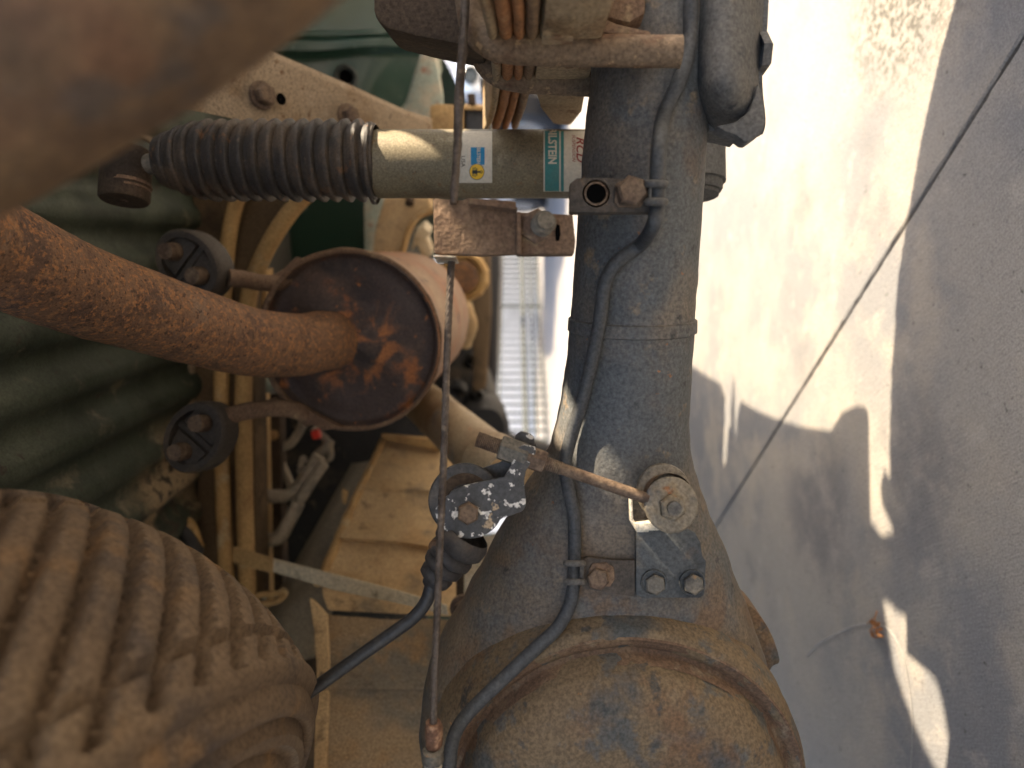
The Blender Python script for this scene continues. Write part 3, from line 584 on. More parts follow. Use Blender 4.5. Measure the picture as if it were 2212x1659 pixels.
# ================================================================ SHOCK ABSORBER
sh = thing('shock_absorber', 'olive gold shock absorber with ribbed black rubber boot and brand stickers', 'shock absorber', Vector((SHC[0], SHC[1], .36)))
def zx(x, d=SHC[1]): return H - (x - 1106) / FO * d
DN = Vector((0, 0, -1)); O = Vector((SHC[0], SHC[1], 0))
def za(x): return -(H - (x - 1106) / FO * (SHC[1] - SHR))
MB().rev([(za(795), .004), (za(797), SHR * .97), (za(806), SHR), (za(1500), SHR), (za(1505), SHR * .8), (za(1506), .002)], O, DN, 72).wob(.0002, 90).build('body_tube', 'shock_zinc', sh, smooth=40)
pb = []; x0, x1, nr = 312, 772, 15
for i in range(nr):
    xa = x0 + (x1 - x0) * i / nr; w = (x1 - x0) / nr; g = min(1, .62 + .38 * math.sin(min(1, (i + .7) / 4.2) * math.pi / 2)); R1, R0 = .0352 * g, .0300 * g
    for t, q in ((0, R0), (.14, R0 * 1.01), (.45, R1 * .955), (.70, R1 * .995), (.84, R1), (.93, R1 * .97), (.975, R0 * 1.03)): pb.append((za(xa + w * t), q))
pb += [(za(774), .0300), (za(782), .0325), (za(792), .0330), (za(795), .0312), (za(800), .0312), (za(803), .0298)]
axis_t = Vector((.012, 0, -1)).normalized()
bo = MB().rev(pb, Vector((SHC[0] + .003, SHC[1], 0)), DN, 72).wob(.0010, 26, .0004, 110)
bo.build('rubber_boot', 'rubber_bellows', sh, smooth=50)
MB().rev([(za(786), .0336), (za(788), .0345), (za(794), .0345), (za(796), .0336)], O, DN, 60).build('boot_clamp', 'rubber_bellows', sh)
MB().tube([Vector((SHC[0] + .001, SHC[1], zx(340))), Vector((SHC[0] - .004, SHC[1], zx(250)))], .009, 20, True, False).build('piston_rod', 'bolt_grey', sh)
MB().rev([(-.026, .003), (-.026, .019), (-.024, .0205), (.018, .0205), (.02, .019), (.02, .003)], P(272, 372, .60), (1, .1, 0), 40).build('upper_eye', 'dark_brown', sh)
MB().rev([(0, .003), (0, .019), (.003, .0195), (.004, .016), (.005, .0185), (.007, .0185), (.007, .003)], P(276, 395, .598), (-1, -.1, 0), 36).build('bushing_washer', 'rust_bracket', sh)
MB().hexhead(P(276, 412, .597), (-1, -.1, 0), .0095, .008, .3).build('mount_bolt', 'bolt_rust', sh, smooth=25)
MB().rev([(-.030, .004), (-.030, .021), (-.026, .022), (-.025, .0235), (-.021, .025), (-.020, .0262), (.018, .0262), (.0185, .0235), (.024, .0235), (.0265, .022), (.0265, .020), (.03, .020), (.03, .003)], P(1501, 352, .602), (-1, -.05, 0), 44).build('lower_eye', 'plate_grey', sh)
# stickers wrapped round the tube
def wrap(x0, x1, y0, y1, lift, nm, m, par, nu=4, nv=20):
    v = []; f = []
    for j in range(nv + 1):
        for i in range(nu + 1): v.append(shock_pt(x0 + (x1 - x0) * i / nu, y0 + (y1 - y0) * j / nv, lift))
    for j in range(nv):
        for i in range(nu): a = j * (nu + 1) + i; f.append((a, a + 1, a + nu + 2, a + nu + 1))
    return MB().add(v, f).build(nm, m, par, smooth=60)
def wrap_poly(pts, lift, nm, m, par):
    bm = bmesh.new(); fc = bm.faces.new([bm.verts.new((x, y, 0)) for x, y in pts]); bmesh.ops.triangulate(bm, faces=[fc])
    mb = MB().add([shock_pt(v.co.x, v.co.y, lift) for v in bm.verts], [[v.index for v in f.verts] for f in bm.faces]) if not bm.verts.index_update() else None
    bm.free(); return mb.build(nm, m, par, smooth=0)
def wrap_text(txt, x0, x1, y0, y1, lift, nm, m, par, shear=0.0, bold=0.0):
    cu = bpy.data.curves.new('t', 'FONT'); cu.body = txt; cu.size = 1; cu.shear = shear; cu.offset = bold; cu.resolution_u = 3
    o = bpy.data.objects.new('t', cu); col.objects.link(o); dg = bpy.context.evaluated_depsgraph_get(); dg.update(); me = bpy.data.meshes.new_from_object(o.evaluated_get(dg))
    xs = [v.co.x for v in me.vertices]; yy = [v.co.y for v in me.vertices]; a, b, c, e = min(xs), max(xs), min(yy), max(yy)
    mb = MB().add([shock_pt(x0 + (v.co.y - c) / (e - c) * (x1 - x0), y0 + (v.co.x - a) / (b - a) * (y1 - y0), lift) for v in me.vertices], [list(p.vertices) for p in me.polygons])
    bpy.data.objects.remove(o); bpy.data.curves.remove(cu); bpy.data.meshes.remove(me); return mb.build(nm, m, par, smooth=0)
s1 = wrap(984, 1063, 283, 395, .0003, 'sticker', 'label_white', sh)
wrap(1017, 1047, 318, 356, .0005, 'blue_field', 'label_blue', s1); wrap_text('BILSTEIN', 1030, 1038, 319, 354, .0007, 'lettering', 'label_white', s1, 0, .02)
wrap_text('USA', 996, 1005, 337, 361, .0006, 'lettering', 'label_black', s1)
def disc(cx, cy, r, n=28): return [(cx + r * math.cos(2 * math.pi * i / n), cy + r * 1.08 * math.sin(2 * math.pi * i / n)) for i in range(n)]
wrap_poly(disc(1030, 371, 16.4), .0005, 'emblem_rim', 'label_black', s1); wrap_poly(disc(1030, 371, 15.3), .0007, 'emblem', 'label_yellow', s1)
for nm, pg in (('emblem_mark', [(1020, 368), (1031, 367), (1031, 376), (1020, 375)]), ('emblem_mark', [(1031, 369.5), (1037, 369.5), (1037, 373.5), (1031, 373.5)]), ('emblem_mark', disc(1039.5, 371.5, 3.2, 12)), ('emblem_mark', [(1021, 362), (1023, 362), (1023, 381), (1021, 381)]), ('emblem_mark', [(1025, 361), (1027, 361), (1027, 382), (1025, 382)]), ('emblem_mark', [(1029, 363), (1031, 363), (1031, 380), (1029, 380)])): wrap_poly(pg, .0009, nm, 'label_black', s1)
wrap_poly(disc(1039.5, 371.5, 1.5, 10), .0011, 'emblem_eye', 'label_yellow', s1)
s2 = wrap(1174, 1275, 283, 421, .0003, 'sticker', 'label_white', sh)
wrap(1177, 1208, 283, 420, .0005, 'teal_band', 'label_teal', s2); wrap(1211.5, 1218, 283, 420, .0005, 'teal_stripe', 'label_teal', s2)
wrap_text('BILSTEIN', 1184, 1203, 276, 354, .0007, 'lettering', 'label_white', s2, 0, .035)
wrap_text('RCD', 1245, 1263, 296, 351, .0006, 'lettering', 'label_red', s2, .3, .02); wrap_text('SUSPENSION', 1236, 1243, 291, 350, .0006, 'lettering', 'label_red', s2, .3)

# ================================================================ LEAF SPRING
def lx(Y): return .112 + .21 * Y
ls = thing('leaf_spring', 'rusty leaf spring pack standing on its lift block beside the axle', 'leaf spring', Vector((.22, .43, .43)))
def leaf(z0, z1, ya, yb, m, cur=.28, lip=0.0):
    mb = MB(); n = 40; v = []; f = []
    for i in range(n + 1):
        Y = ya + (yb - ya) * i / n; dz = cur * (Y - .43) ** 2; X = lx(Y); e = (z0 - z1) * .42
        pr = [(0, z1 + e), (.0, z0 - e), (.0012, z0 - e * .35), (.004, z0), (.062, z0), (.062, z1), (.004, z1), (.0012, z1 + e * .35)]
        for a, z in pr: v.append(Vector((X + a, Y, z + dz)))
    k = len(pr)
    for i in range(n):
        for j in range(k): a, b = i * k + j, i * k + (j + 1) % k; f.append((a, b, b + k, a + k))
    f.append(tuple(range(k))); f.append(tuple(range(n * k + k - 1, n * k - 1, -1)))
    return mb.add(v, f).wob(.0005, 70).build('leaf', m, ls, smooth=50)
leaf(.4735, .4672, .02, .705, 'leaf_tan', .22); leaf(.4668, .4590, .06, .70, 'leaf_rust', .19); leaf(.4586, .4523, .10, .695, 'leaf_rust', .16); leaf(.4519, .4448, .16, .69, 'leaf_steel', .13)
MB().prism([Vector((lx(y), y, z)) for y, z in ((.27, .4442), (.50, .4442), (.58, .436), (.66, .421), (.665, .402), (.60, .3985), (.52, .404), (.30, .4120), (.265, .424))], Vector((.062, 0, 0)), .004).wob(.0008, 60).build('lift_block', 'leaf_tan', ls)
MB().prism(poly([(1172, 70), (1182, 64), (1200, 73), (1230, 76), (1240, 80), (1172, 80)], .345), Vector((.002, .012, 0)), .0006).build('loose_shim', 'leaf_tan', ls)
def ubolt(p, r, label):
    o = MB().tube(p, r, 24, True, True, 80).wob(.0004, 90, .0002, 250).build('u_bolt', 'ubolt', smooth=60); tag(o, label, 'bolt', 'bolts clamping the leaf spring'); return o
ubolt([P(1470, 112, .385), P(1300, 110, .387), P(1110, 104, .39), P(1052, 88, .39), P(1024, 50, .392), P(1014, -10, .395), P(1010, -100, .40)], .0086, 'thick rusty bolt clamping the leaf spring, nearer one with pale scale')
ubolt([P(1330, 182, .482), P(1250, 180, .482), P(1120, 173, .485), P(1072, 158, .485), P(1046, 128, .485), P(1036, 80, .487), P(1032, 0, .49)], .0085, 'dark bolt clamping the leaf spring, farther one behind the first')
ubp = thing('spring_perch', 'brown welded spring perch block on the axle above the bolt', 'spring perch', P(1340, 40, .41))
MB().prism(poly([(1256, -80), (1256, 25), (1272, 55), (1300, 70), (1404, 84), (1409, 66), (1340, 52), (1312, 42), (1296, 20), (1292, -80)], .383), Vector((0, .03, 0)), .002).wob(.0005, 90).build('cradle', 'rust_bracket', ubp)
MB().prism(poly([(1296, -80), (1298, 20), (1312, 38), (1360, 48), (1395, 30), (1402, -80)], .388), Vector((0, .04, 0)), .006).wob(.0006, 80).build('block', 'rust_bracket', ubp)
MB().prism(poly([(1400, -80), (1400, 120), (1480, 130), (1480, -80)], .402), Vector((0, .03, 0)), .005).build('seat', 'dark_brown', ubp)
bst = thing('bump_stop', 'dark brown rubber bump stop block above the leaf spring', 'bump stop', P(910, 0, .43))
MB().prism(poly([(806, -140), (806, 22), (816, 46), (836, 62), (900, 78), (985, 94), (1040, 104), (1060, 60), (1060, -140)], .425), Vector((.02, .07, 0)), .007).wob(.001, 40).build('block', 'dark_brown', bst)
spl = thing('spring_plate', 'dark grey pressed plate with flared lip hanging below the axle', 'plate', P(1580, 120, .41))
def plate():
    rowsY = [-120, 0, 80, 120, 150, 175, 200, 225, 250, 270, 288]
    Lx = [1500, 1502, 1506, 1508, 1510, 1512, 1516, 1522, 1532, 1548, 1562]; Rx = [1660, 1656, 1652, 1648, 1643, 1641, 1644, 1648, 1651, 1650, 1644]
    v = []; f = []; n = 16
    for y, l, r in zip(rowsY, Lx, Rx):
        for k in range(n + 1):
            t = k / n; bulge = math.sin(math.pi * min(1, t * 1.12)) ** .6 if t * 1.12 < 1 else 0
            flare = max(0, (y - 190) / 100) * .02
            v.append(P(l + (r - l) * t, y, .425 - .030 * bulge * (1 - max(0, (y - 210) / 110)) + flare - .006 * (t > .9)))
    for j in range(len(rowsY) - 1):
        for k in range(n): a = j * (n + 1) + k; f.append((a, a + 1, a + n + 2, a + n + 1))
    o = MB().add(v, f).build('pressing', 'plate_grey', spl, smooth=70, sub=2)
    md = o.modifiers.new('t', 'SOLIDIFY'); md.thickness = .004; md.offset = 1
plate()
MB().prism(poly([(1548, 272), (1566, 283), (1590, 291), (1608, 305), (1618, 306), (1648, 284), (1653, 258), (1652, 228), (1646, 196), (1638, 178), (1630, 210), (1618, 240), (1590, 262)], .404), Vector((0, .012, 0)), .003).build('lip', 'plate_grey', spl)
MB().prism(poly([(1528, 262), (1560, 275), (1600, 290), (1598, 296), (1565, 288), (1532, 282)], .435), Vector((0, .02, 0)), .003).build('web', 'plate_grey', spl)
MB().hexhead(P(1636, 117, .415), (.05, 0, -1), .012, .006, .2).build('bolt', 'plate_grey', spl, smooth=25)

# ================================================================ EXHAUST
c0, c1 = P(756, 738, .78), P(866, 690, 1.05); exd = (c1 - c0).normalized(); mr = .1035
mf = thing('muffler', 'rusty round muffler with dark recessed end cap', 'muffler', c0)
MB().rev([(0, mr * .985), (.004, mr), (.012, mr), (.016, mr * .985), (.05, mr * .985), (.30, mr * .985), (.33, mr * .95), (.36, mr * .6), (.38, .03)], c0, exd, 96).wob(.0008, 22).build('shell', 'muffler_shell', mf, smooth=50)
cap = MB().rev([(0, mr * .985), (-.001, mr * .965), (.001, mr * .95), (.006, mr * .93), (.008, mr * .90), (.006, mr * .80), (.004, mr * .66), (.0045, mr * .5), (.003, mr * .36), (.0, mr * .3), (0, .001)], c0, exd, 96)
mu = UP; mv = exd.cross(UP).normalized()
for i, p in enumerate(cap.v):
    q = p - c0; a, b = q.dot(mu) / mr, q.dot(mv) / mr
    for sx in (-.05,):
        for sy in (-.45, .45):
            dd = math.hypot((a - sx) / .42, (b - sy) / .26); cap.v[i] = cap.v[i] + exd * (.007 * max(0, 1 - dd) ** .5 if dd < 1 else 0)
cap.wob(.0008, 45).build('end_cap', 'muffler_cap', mf, smooth=60)
MB().tube([c0 + exd * .0 + (mu * math.cos(a) + mv * math.sin(a)) * mr * .985 for a in [i * math.pi / 32 for i in range(65)]], .0035, 10, False).wob(.001, 60).build('crimped_rim', 'rust_bracket', mf)
def rod(par, pts, r, m, nm='hanger_rod'): return MB().tube(pts, r, 14).wob(.0003, 90).build(nm, m, par)
rod(mf, [P(492, 600, .735), P(520, 602, .745), P(562, 610, .765), P(596, 611, .775), P(622, 596, .782), P(650, 570, .80)], .0095, 'rust_bracket')
rod(mf, [P(488, 900, .735), P(540, 887, .75), P(600, 882, .77), P(640, 888, .78), P(668, 905, .80)], .0095, 'rust_bracket')
MB().prism(poly([(540, 880), (590, 860), (640, 872), (690, 900), (740, 925), (700, 930), (640, 900), (590, 882)], .785), exd * .01, .001).build('hanger_bracket', 'rust_bracket', mf)
tp = [P(728, 733, .800), P(690, 737, .765), P(640, 745, .73), P(540, 738, .665), P(420, 706, .60), P(300, 668, .55), P(190, 632, .505), P(100, 596, .47), P(20, 558, .44), P(-60, 520, .415), P(-200, 440, .36), P(-330, 350, .28), P(-330, 270, .205), P(-200, 190, .168), P(-80, 100, .156), P(85, -8, .152), P(310, -150, .152), P(495, -290, .154), P(640, -420, .16), P(760, -800, .17), P(840, -1150, .18)]
tl = MB().tube(tp[:12], .0335, 48, True, True, 120).wob(.0006, 40, .0003, 130)
ep = thing('exhaust_pipe', 'thick rust orange exhaust pipe leaving the muffler over the axle', 'exhaust pipe', P(400, 700, .6))
tl.build('over_axle_pipe', 'pipe_rust', ep, smooth=60)
MB().tube(tp[11:], .0338, 64, True, True, 90).wob(.0006, 30).build('tail_pipe', 'tail_rust', ep, smooth=60)
# rubber hangers
def hanger(cx, cy, label, ang):
    c = P(cx, cy, .72); t = thing('exhaust_hanger', label, 'exhaust hanger', c, 'rubber exhaust hangers')
    nrm = Vector((-.14 if ang > 0 else .02, -.95, .16)).normalized()
    lu = (P(cx + math.cos(ang) * 100, cy + math.sin(ang) * 100, .72) - c); lu = (lu - nrm * lu.dot(nrm)).normalized(); lw = nrm.cross(lu)
    A, B = .041, .033; n = 48
    def ov(s, k): a = 2 * math.pi * k / n; return lu * (math.cos(a) * A * s) + lw * (math.sin(a) * B * s)
    v = []; f = []
    pr = [(.012, .74), (.0, .76), (.0, .94), (.003, .99), (.006, 1.0), (.028, 1.0), (.032, .95), (.032, .74), (.012, .74)]
    for h, s in pr:
        for k in range(n): v.append(c - nrm * h + ov(s, k))
    for i in range(len(pr) - 1):
        for k in range(n): a, b = i * n + k, i * n + (k + 1) % n; f.append((a, b, b + n, a + n))
    MB().add(v, f).build('rubber_ring', 'black_rubber', t, smooth=40)
    MB().prism([c - nrm * .011 + ov(.78, k) for k in range(n)], -nrm * .006, .001).build('rubber_back', 'black_rubber', t)
    mb = MB()
    for s in (-1, 1):
        mb.prism([c - nrm * .004 + lu * (s * .009 + s * .022 * a) + lw * (b * .0215) for a, b in ((-.2, -1), (-.2, 1), (1, .8), (1.25, 0), (1, -.8))], -nrm * .026, .003)
    mb.build('rubber_core', 'black_rubber', t)
    MB().box(c - nrm * .018, lu * .0035, lw * .027, nrm * .012, .002).build('rubber_web', 'black_rubber', t)
    for s in (-1, 1): MB().tube([c + lu * (s * .019) - nrm * .02, c + lu * (s * .019) + nrm * .004, c + lu * (s * .019) + nrm * .013], [.0095, .0095, .0085], 20, True, False).wob(.0006, 150).build('pin', 'bolt_rust', t, smooth=50)
hanger(402, 570, 'upper dark rubber hanger beside the curved crossmember, two rusty pins', math.radians(42))
hanger(415, 945, 'lower dark rubber hanger below the exhaust pipe, two rusty pins', math.radians(-52))
fl = thing('front_pipe_flange', 'orange rusty pipe flange in front of the muffler', 'pipe flange', P(1000, 600, 1.3))
fdv = Vector((.2, 1, -.02)).normalized()
MB().rev([(0, .0001), (0, .028), (.002, .034), (-.004, .038), (-.002, .045), (.02, .05), (.03, .05), (.03, .01)], P(1000, 598, 1.3), fdv, 12).build('flange', 'orange_dust', fl, smooth=20)
MB().rev([(-.004, .0001), (-.006, .02), (-.002, .030)], P(1000, 598, 1.3), fdv, 32).build('pipe_end', 'pipe_rust', fl)
MB().tube([P(1000, 660, 1.28), P(1010, 700, 1.3), P(1000, 740, 1.33)], .018, 12).wob(.004, 40).build('clamp', 'tan_dust', fl)

# ================================================================ HANDBRAKE CABLE, RELAY, ROLLER
ca = thing('steel_cable', 'long taut steel cable crossing in front of shock and muffler', 'cable', P(960, 900, .39))
up = [(1006, -60), (1004, 40), (999, 110), (993, 190), (990, 260), (987, 330), (982, 400), (980, 440)]
MB().tube([P(x, y, .372) for x, y in up], [.0024, .0024, .0026, .0027, .0025, .0023, .0022, .0022], 14, True, True, 90).wob(.0005, 130, .0002, 330).build('coated_length', 'cable_steel', ca, smooth=60)
lo = [P(977, 545, .385), P(972, 620, .385), P(966, 760, .385), P(958, 1000, .385), P(950, 1180, .386), P(944, 1330, .388), P(938, 1480, .39), P(936, 1575, .392)]
cl, _ = spline(lo, .001, 300); mb = MB(); td = (lo[-1] - lo[0]).normalized(); e1 = td.orthogonal().normalized(); e2 = td.cross(e1)
acc = 0; L = [0]
for a, b in zip(cl, cl[1:]): acc += (b - a).length; L.append(acc)
for s in range(6):
    mb.tube([p + (e1 * math.cos(2 * math.pi * (l / .026 + s / 6)) + e2 * math.sin(2 * math.pi * (l / .026 + s / 6))) * .00135 for p, l in zip(cl, L)], .00082, 6, True, False)
mb.build('twisted_strands', 'cable_steel', ca, smooth=60)
MB().rev([(0, .0022), (.0, .0042), (.003, .0052), (.014, .0050), (.016, .0044), (.0165, .002)], P(936, 1560, .392), -RGT, 20).wob(.0003, 220).build('ferrule', 'copper_rust', ca)
MB().rev([(0, .003), (.001, .0060), (.007, .0064), (.009, .0052), (.009, .003)], P(935, 1618, .393), -RGT, 20).build('collar', 'bolt_grey', ca)
MB().hexhead(P(935, 1640, .3935), -RGT, .0052, .012, .3).build('end_nut', 'pale_metal', ca, smooth=25)
rl = thing('cable_relay', 'black pulley plate with flaked white paint and hex bolt', 'pulley', P(1010, 1105, .42))
dpt = .4135
pl = [(956, 1094), (962, 1080), (975, 1066), (995, 1056), (1030, 1044), (1058, 1032), (1068, 1020), (1078, 990), (1088, 968), (1100, 962), (1112, 963), (1120, 968), (1119, 982), (1108, 1004), (1103, 1030), (1106, 1050), (1106, 1074), (1104, 1084), (1092, 1092), (1070, 1100)]
arc = [(1010 + 68 * math.cos(a), 1106 + 68 * math.sin(a)) for a in [math.radians(t) for t in range(10, 172, 9)]]
pl = pl + arc + [(944, 1112)]
S_ = 1.0
def relay_map(x, y):                                   # plate outline measured on an enlarged view
    return (x, y)
# plate outline in sheet units: enlarged view x=864+.1709z, y=918+.1709z
out = [(962, 1076), (975, 1062), (1000, 1050), (1044, 1040), (1090, 1030), (1101, 1012), (1114, 980), (1120, 966), (1132, 961), (1156, 965), (1158, 975), (1150, 995), (1136, 1018), (1132, 1040), (1134, 1060), (1136, 1086), (1134, 1098), (1126, 1106), (1104, 1114), (1084, 1120)]
out += [(1012 + 74 * math.cos(math.radians(t)), 1098 + 66 * math.sin(math.radians(t))) for t in range(22, 178, 8)] + [(944, 1094)]
MB().prism(poly(out, dpt), Vector((.0, .0035, 0)), .0007).build('plate', 'flaked_black', rl, smooth=30)
MB().prism(poly([(1040, 1012), (1082, 998), (1094, 985), (1112, 968), (1124, 962), (1150, 940), (1160, 965), (1130, 1030), (1060, 1034)], dpt + .020), Vector((0, .003, 0)), .0006).build('rear_plate', 'black_plastic', rl)
pd = Vector((.10, -1, -.08)).normalized()
MB().rev([(-.009, .003), (-.009, .0215), (-.0075, .0225), (-.004, .0195), (0, .0188), (.004, .0195), (.0075, .0225), (.009, .0215), (.009, .003)], P(1004, 1078, dpt + .016), pd, 64).build('pulley_wheel', 'pulley', rl)
MB().rev([(.0095, .010), (.0105, .0155), (.0095, .0165)], P(1004, 1078, dpt + .016), pd, 48).build('wheel_hub', 'dark_brown', rl)
hexb(rl, 1011, 1107, dpt - .001, (0.02, -1, -.05), .0068, .006, 'bolt_rust', None, 0, .2)
def sheet_text(txt, cx, cy, d, size, ang, nm, m, par):
    cu = bpy.data.curves.new('t', 'FONT'); cu.body = txt; cu.size = size; cu.extrude = .00025; cu.align_x = 'CENTER'; cu.align_y = 'CENTER'
    o = bpy.data.objects.new('t', cu); col.objects.link(o); dg = bpy.context.evaluated_depsgraph_get(); dg.update(); me = bpy.data.meshes.new_from_object(o.evaluated_get(dg))
    c = P(cx, cy, d); ex = Vector((-math.sin(ang), 0, -math.cos(ang))); ey = Vector((math.cos(ang), 0, -math.sin(ang)))
    mb = MB().add([c + ex * v.co.x + ey * v.co.y + Vector((0, -1, 0)) * v.co.z for v in me.vertices], [list(p.vertices) for p in me.polygons]); bpy.data.objects.remove(o); bpy.data.curves.remove(cu); return mb.build(nm, m, par, smooth=0)
sheet_text('10', 1012, 1109, dpt - .0062, .0052, math.radians(-38), 'bolt_mark', 'bolt_grey', rl)
# the rod through its nuts
ra, rb_ = P(1030, 948, .4205), P(1400, 1078, .4175); rdv = (rb_ - ra).normalized(); RL = (rb_ - ra).length
def at_rod(x): return ra + (rb_ - ra) * ((x - 1030) / 370.0)
rp = []
l0 = 0; l1 = (at_rod(1092) - ra).length; k = int((l1 - l0) / .0011)
for i in range(k): z = l0 + (l1 - l0) * i / k; rp += [(z, .0043), (z + .0005, .0050), (z + .0007, .0050)]
l2 = (at_rod(1160) - ra).length; l3 = (at_rod(1212) - ra).length; rp += [(l1, .0044), (l2, .0044)]; k = int((l3 - l2) / .0013)
for i in range(k): z = l2 + (l3 - l2) * i / k; rp += [(z, .0036), (z + .0006, .0043), (z + .0008, .0043)]
rp += [(l3 + .001, .0036), (RL - .004, .0036), (RL, .003)]
MB().rev([(0, .0005)] + rp, ra, rdv, 20).build('threaded_rod', 'bolt_rust', rl, smooth=50)
MB().rev([(-.0085, .0045), (-.0085, .0074), (-.0075, .0082), (.0085, .0082), (.0095, .0074), (.0095, .0045)], at_rod(1108) + UP * .000, rdv, 6).build('nut', 'bolt_grey', rl, smooth=25)
MB().rev([(-.006, .004), (-.006, .0066), (-.005, .0074), (.004, .0074), (.006, .0068), (.006, .004)], at_rod(1158), rdv, 6).build('nut', 'bolt_rust', rl, smooth=25)
MB().prism(poly([(1110, 955), (1114, 940), (1126, 932), (1142, 936), (1154, 944), (1157, 962), (1120, 962)], .428), Vector((0, .008, 0)), .0016).build('yoke_ear', 'flaked_black', rl)
# rubber boot of the sheathed cable
bpts = [(.000, .0150), (.004, .0175), (.010, .0170), (.0135, .0125), (.016, .0150), (.020, .0150), (.0225, .0110), (.025, .0135), (.029, .0130), (.031, .0095), (.034, .0112), (.038, .0105), (.040, .0065), (.044, .0055)]
ba, bz = P(1010, 1150, .425), P(938, 1250, .432)
MB().rev(bpts, ba, (bz - ba), 40).wob(.0012, 60, .0005, 160).build('rubber_boot', 'rubber_bellows', rl, smooth=60)
cs = MB().tube([P(960, 1222, .430), P(936, 1255, .431), P(920, 1300, .432), P(893, 1334, .432), P(850, 1366, .432), P(780, 1415, .432), P(710, 1465, .432), P(640, 1516, .432), P(560, 1580, .432), P(480, 1650, .432)], .0042, 18, True, True, 90).build('cable_sheath', 'cable_sheath', smooth=60)
tag(cs, 'smooth black sheathed cable curving down from the ribbed boot', 'cable')

ro = thing('rod_roller', 'round steel washers and hex nut at the end of the thin rod', 'roller', P(1447, 1090, .42))
rax = Vector((.16, -1, -.12)).normalized()
MB().rev([(0, .001), (0, .0172), (.0015, .0180), (.003, .0172), (.003, .001)], P(1432, 1062, .436), rax, 56).build('rear_washer', 'roller', ro)
MB().rev([(.000, .0150), (.010, .0150)], P(1437, 1075, .433), rax, 56).build('rubber_bush', 'rust_bracket', ro)
MB().rev([(0, .001), (0, .0165), (.0016, .0172), (.0026, .0166), (.0030, .0155), (.0030, .001)], P(1448, 1090, .4195), rax, 64).build('front_washer', 'roller', ro)
hexb(ro, 1449, 1096, .4165, rax, .0083, .0055, 'roller', None, 0, .35)
MB().tube([P(1455, 1097, .4112), P(1458, 1099, .4068)], .0042, 20, True, False).build('stud', 'bolt_grey', ro)
bk = thing('roller_bracket', 'dark grey bent bracket bolted to the axle with three hex bolts', 'bracket', P(1430, 1220, .445))
bd = .4415
MB().prism(poly([(1374, 1162), (1376, 1146), (1400, 1140), (1480, 1140), (1502, 1150), (1514, 1172), (1518, 1202), (1526, 1212), (1522, 1284), (1514, 1292), (1386, 1292), (1374, 1284)], bd), Vector((0, .004, 0)), .0010).build('plate', 'bracket_plate', bk, smooth=30)
MB().prism(poly([(1360, 1062), (1366, 1060), (1368, 1120), (1378, 1138), (1400, 1140), (1402, 1150), (1376, 1150), (1362, 1126)], bd - .004), Vector((.0, .006, 0)), .0006).build('upright', 'pale_sunlit_edge', bk)  # sunlight on this flange and the shelf is put in the pale colour
MB().prism(poly([(1372, 1132), (1420, 1128), (1426, 1146), (1376, 1148)], bd - .010), Vector((0, .012, 0)), .0008).build('shelf', 'pale_sunlit_edge', bk)
MB().prism(poly([(1372, 1210), (1372, 1290), (1330, 1284), (1262, 1272), (1256, 1262), (1256, 1212), (1268, 1204), (1320, 1210)], bd + .0015), Vector((0, .005, 0)), .001).build('side_arm', 'bracket_brown', bk)
MB().prism(poly([(1272, 1232), (1280, 1218), (1310, 1216), (1326, 1226), (1328, 1252), (1318, 1268), (1282, 1266), (1272, 1254)], bd - .0005), Vector((0, .002, 0)), .0005).build('lock_plate', 'rust_bracket', bk)
hexb(bk, 1290, 1249, bd - .001, (0, -1, -.1), .0072, .0048, 'bolt_rust', None, 0, .5)
for x in (1414, 1497):
    MB().rev([(.0, .0086), (-.0012, .0082), (-.0010, .0074), (.0002, .0070)], P(x - 2, 1258, bd - .0004), (0, 1, 0), 32).build('hole_rim', 'bracket_plate', bk)
    hexb(bk, x, 1261, bd - .0002, (0, -1, 0), .0068, .0034, 'bolt_grey', None, 0, .35)
for y in (1217, 1257): clip(bk, 1222, 1260, y, .0020, .4360, 'plate_grey')
MB().prism(poly([(1252, 1214), (1262, 1214), (1262, 1262), (1252, 1262)], .438), Vector((0, .004, 0)), .0008).build('clip_back', 'plate_grey', bk)

# ================================================================ DRIVESHAFT, FUEL TANK, LINES, GEARBOX
ds = thing('driveshaft', 'tan dusty driveshaft tube slanting away behind the pulley plate', 'driveshaft', P(1000, 940, .85))
da, db = P(1066, 1004, .76), P(895, 852, 1.12)
dv = (db - da).normalized(); dl = (db - da).length
MB().rev([(-.06, .012), (-.05, .030), (-.012, .034), (.0, .034), (.004, .0355), (.010, .0355), (.014, .0325), (.09, .0325), (dl * .62, .0325), (dl * .64, .0335), (dl * .66, .0325), (dl * 1.5, .0325), (dl * 1.55, .02)], da, dv, 48).build('tube', 'shaft_tan', ds, smooth=40)
MB().tube([da - dv * .05, da - dv * .10], .028, 20, True, False).build('yoke', 'tan_dust', ds)
tk = thing('fuel_tank', 'grey dusty fuel tank side leaning behind its tan skid plate', 'fuel tank', P(650, 1200, 1.0))
sheet([P(760, 1000, 1.18), P(850, 985, 1.18), P(680, 1420, .90), P(520, 1420, .95)], 14, 30, lambda s, t: Vector((0, -1, .25)) * .04 * math.sin(math.pi * s)).build('side', 'grey_tank', tk, smooth=70)
MB().prism(poly([(560, 1330), (650, 1350), (690, 1420), (700, 1680), (590, 1680), (540, 1500)], .96), Vector((0, .05, 0)), .01).build('lower_side', 'dark_brown', tk)
sk = thing('skid_plate', 'large tan dusty skid plate with stepped lip under the tank', 'skid plate', P(830, 1300, .85))
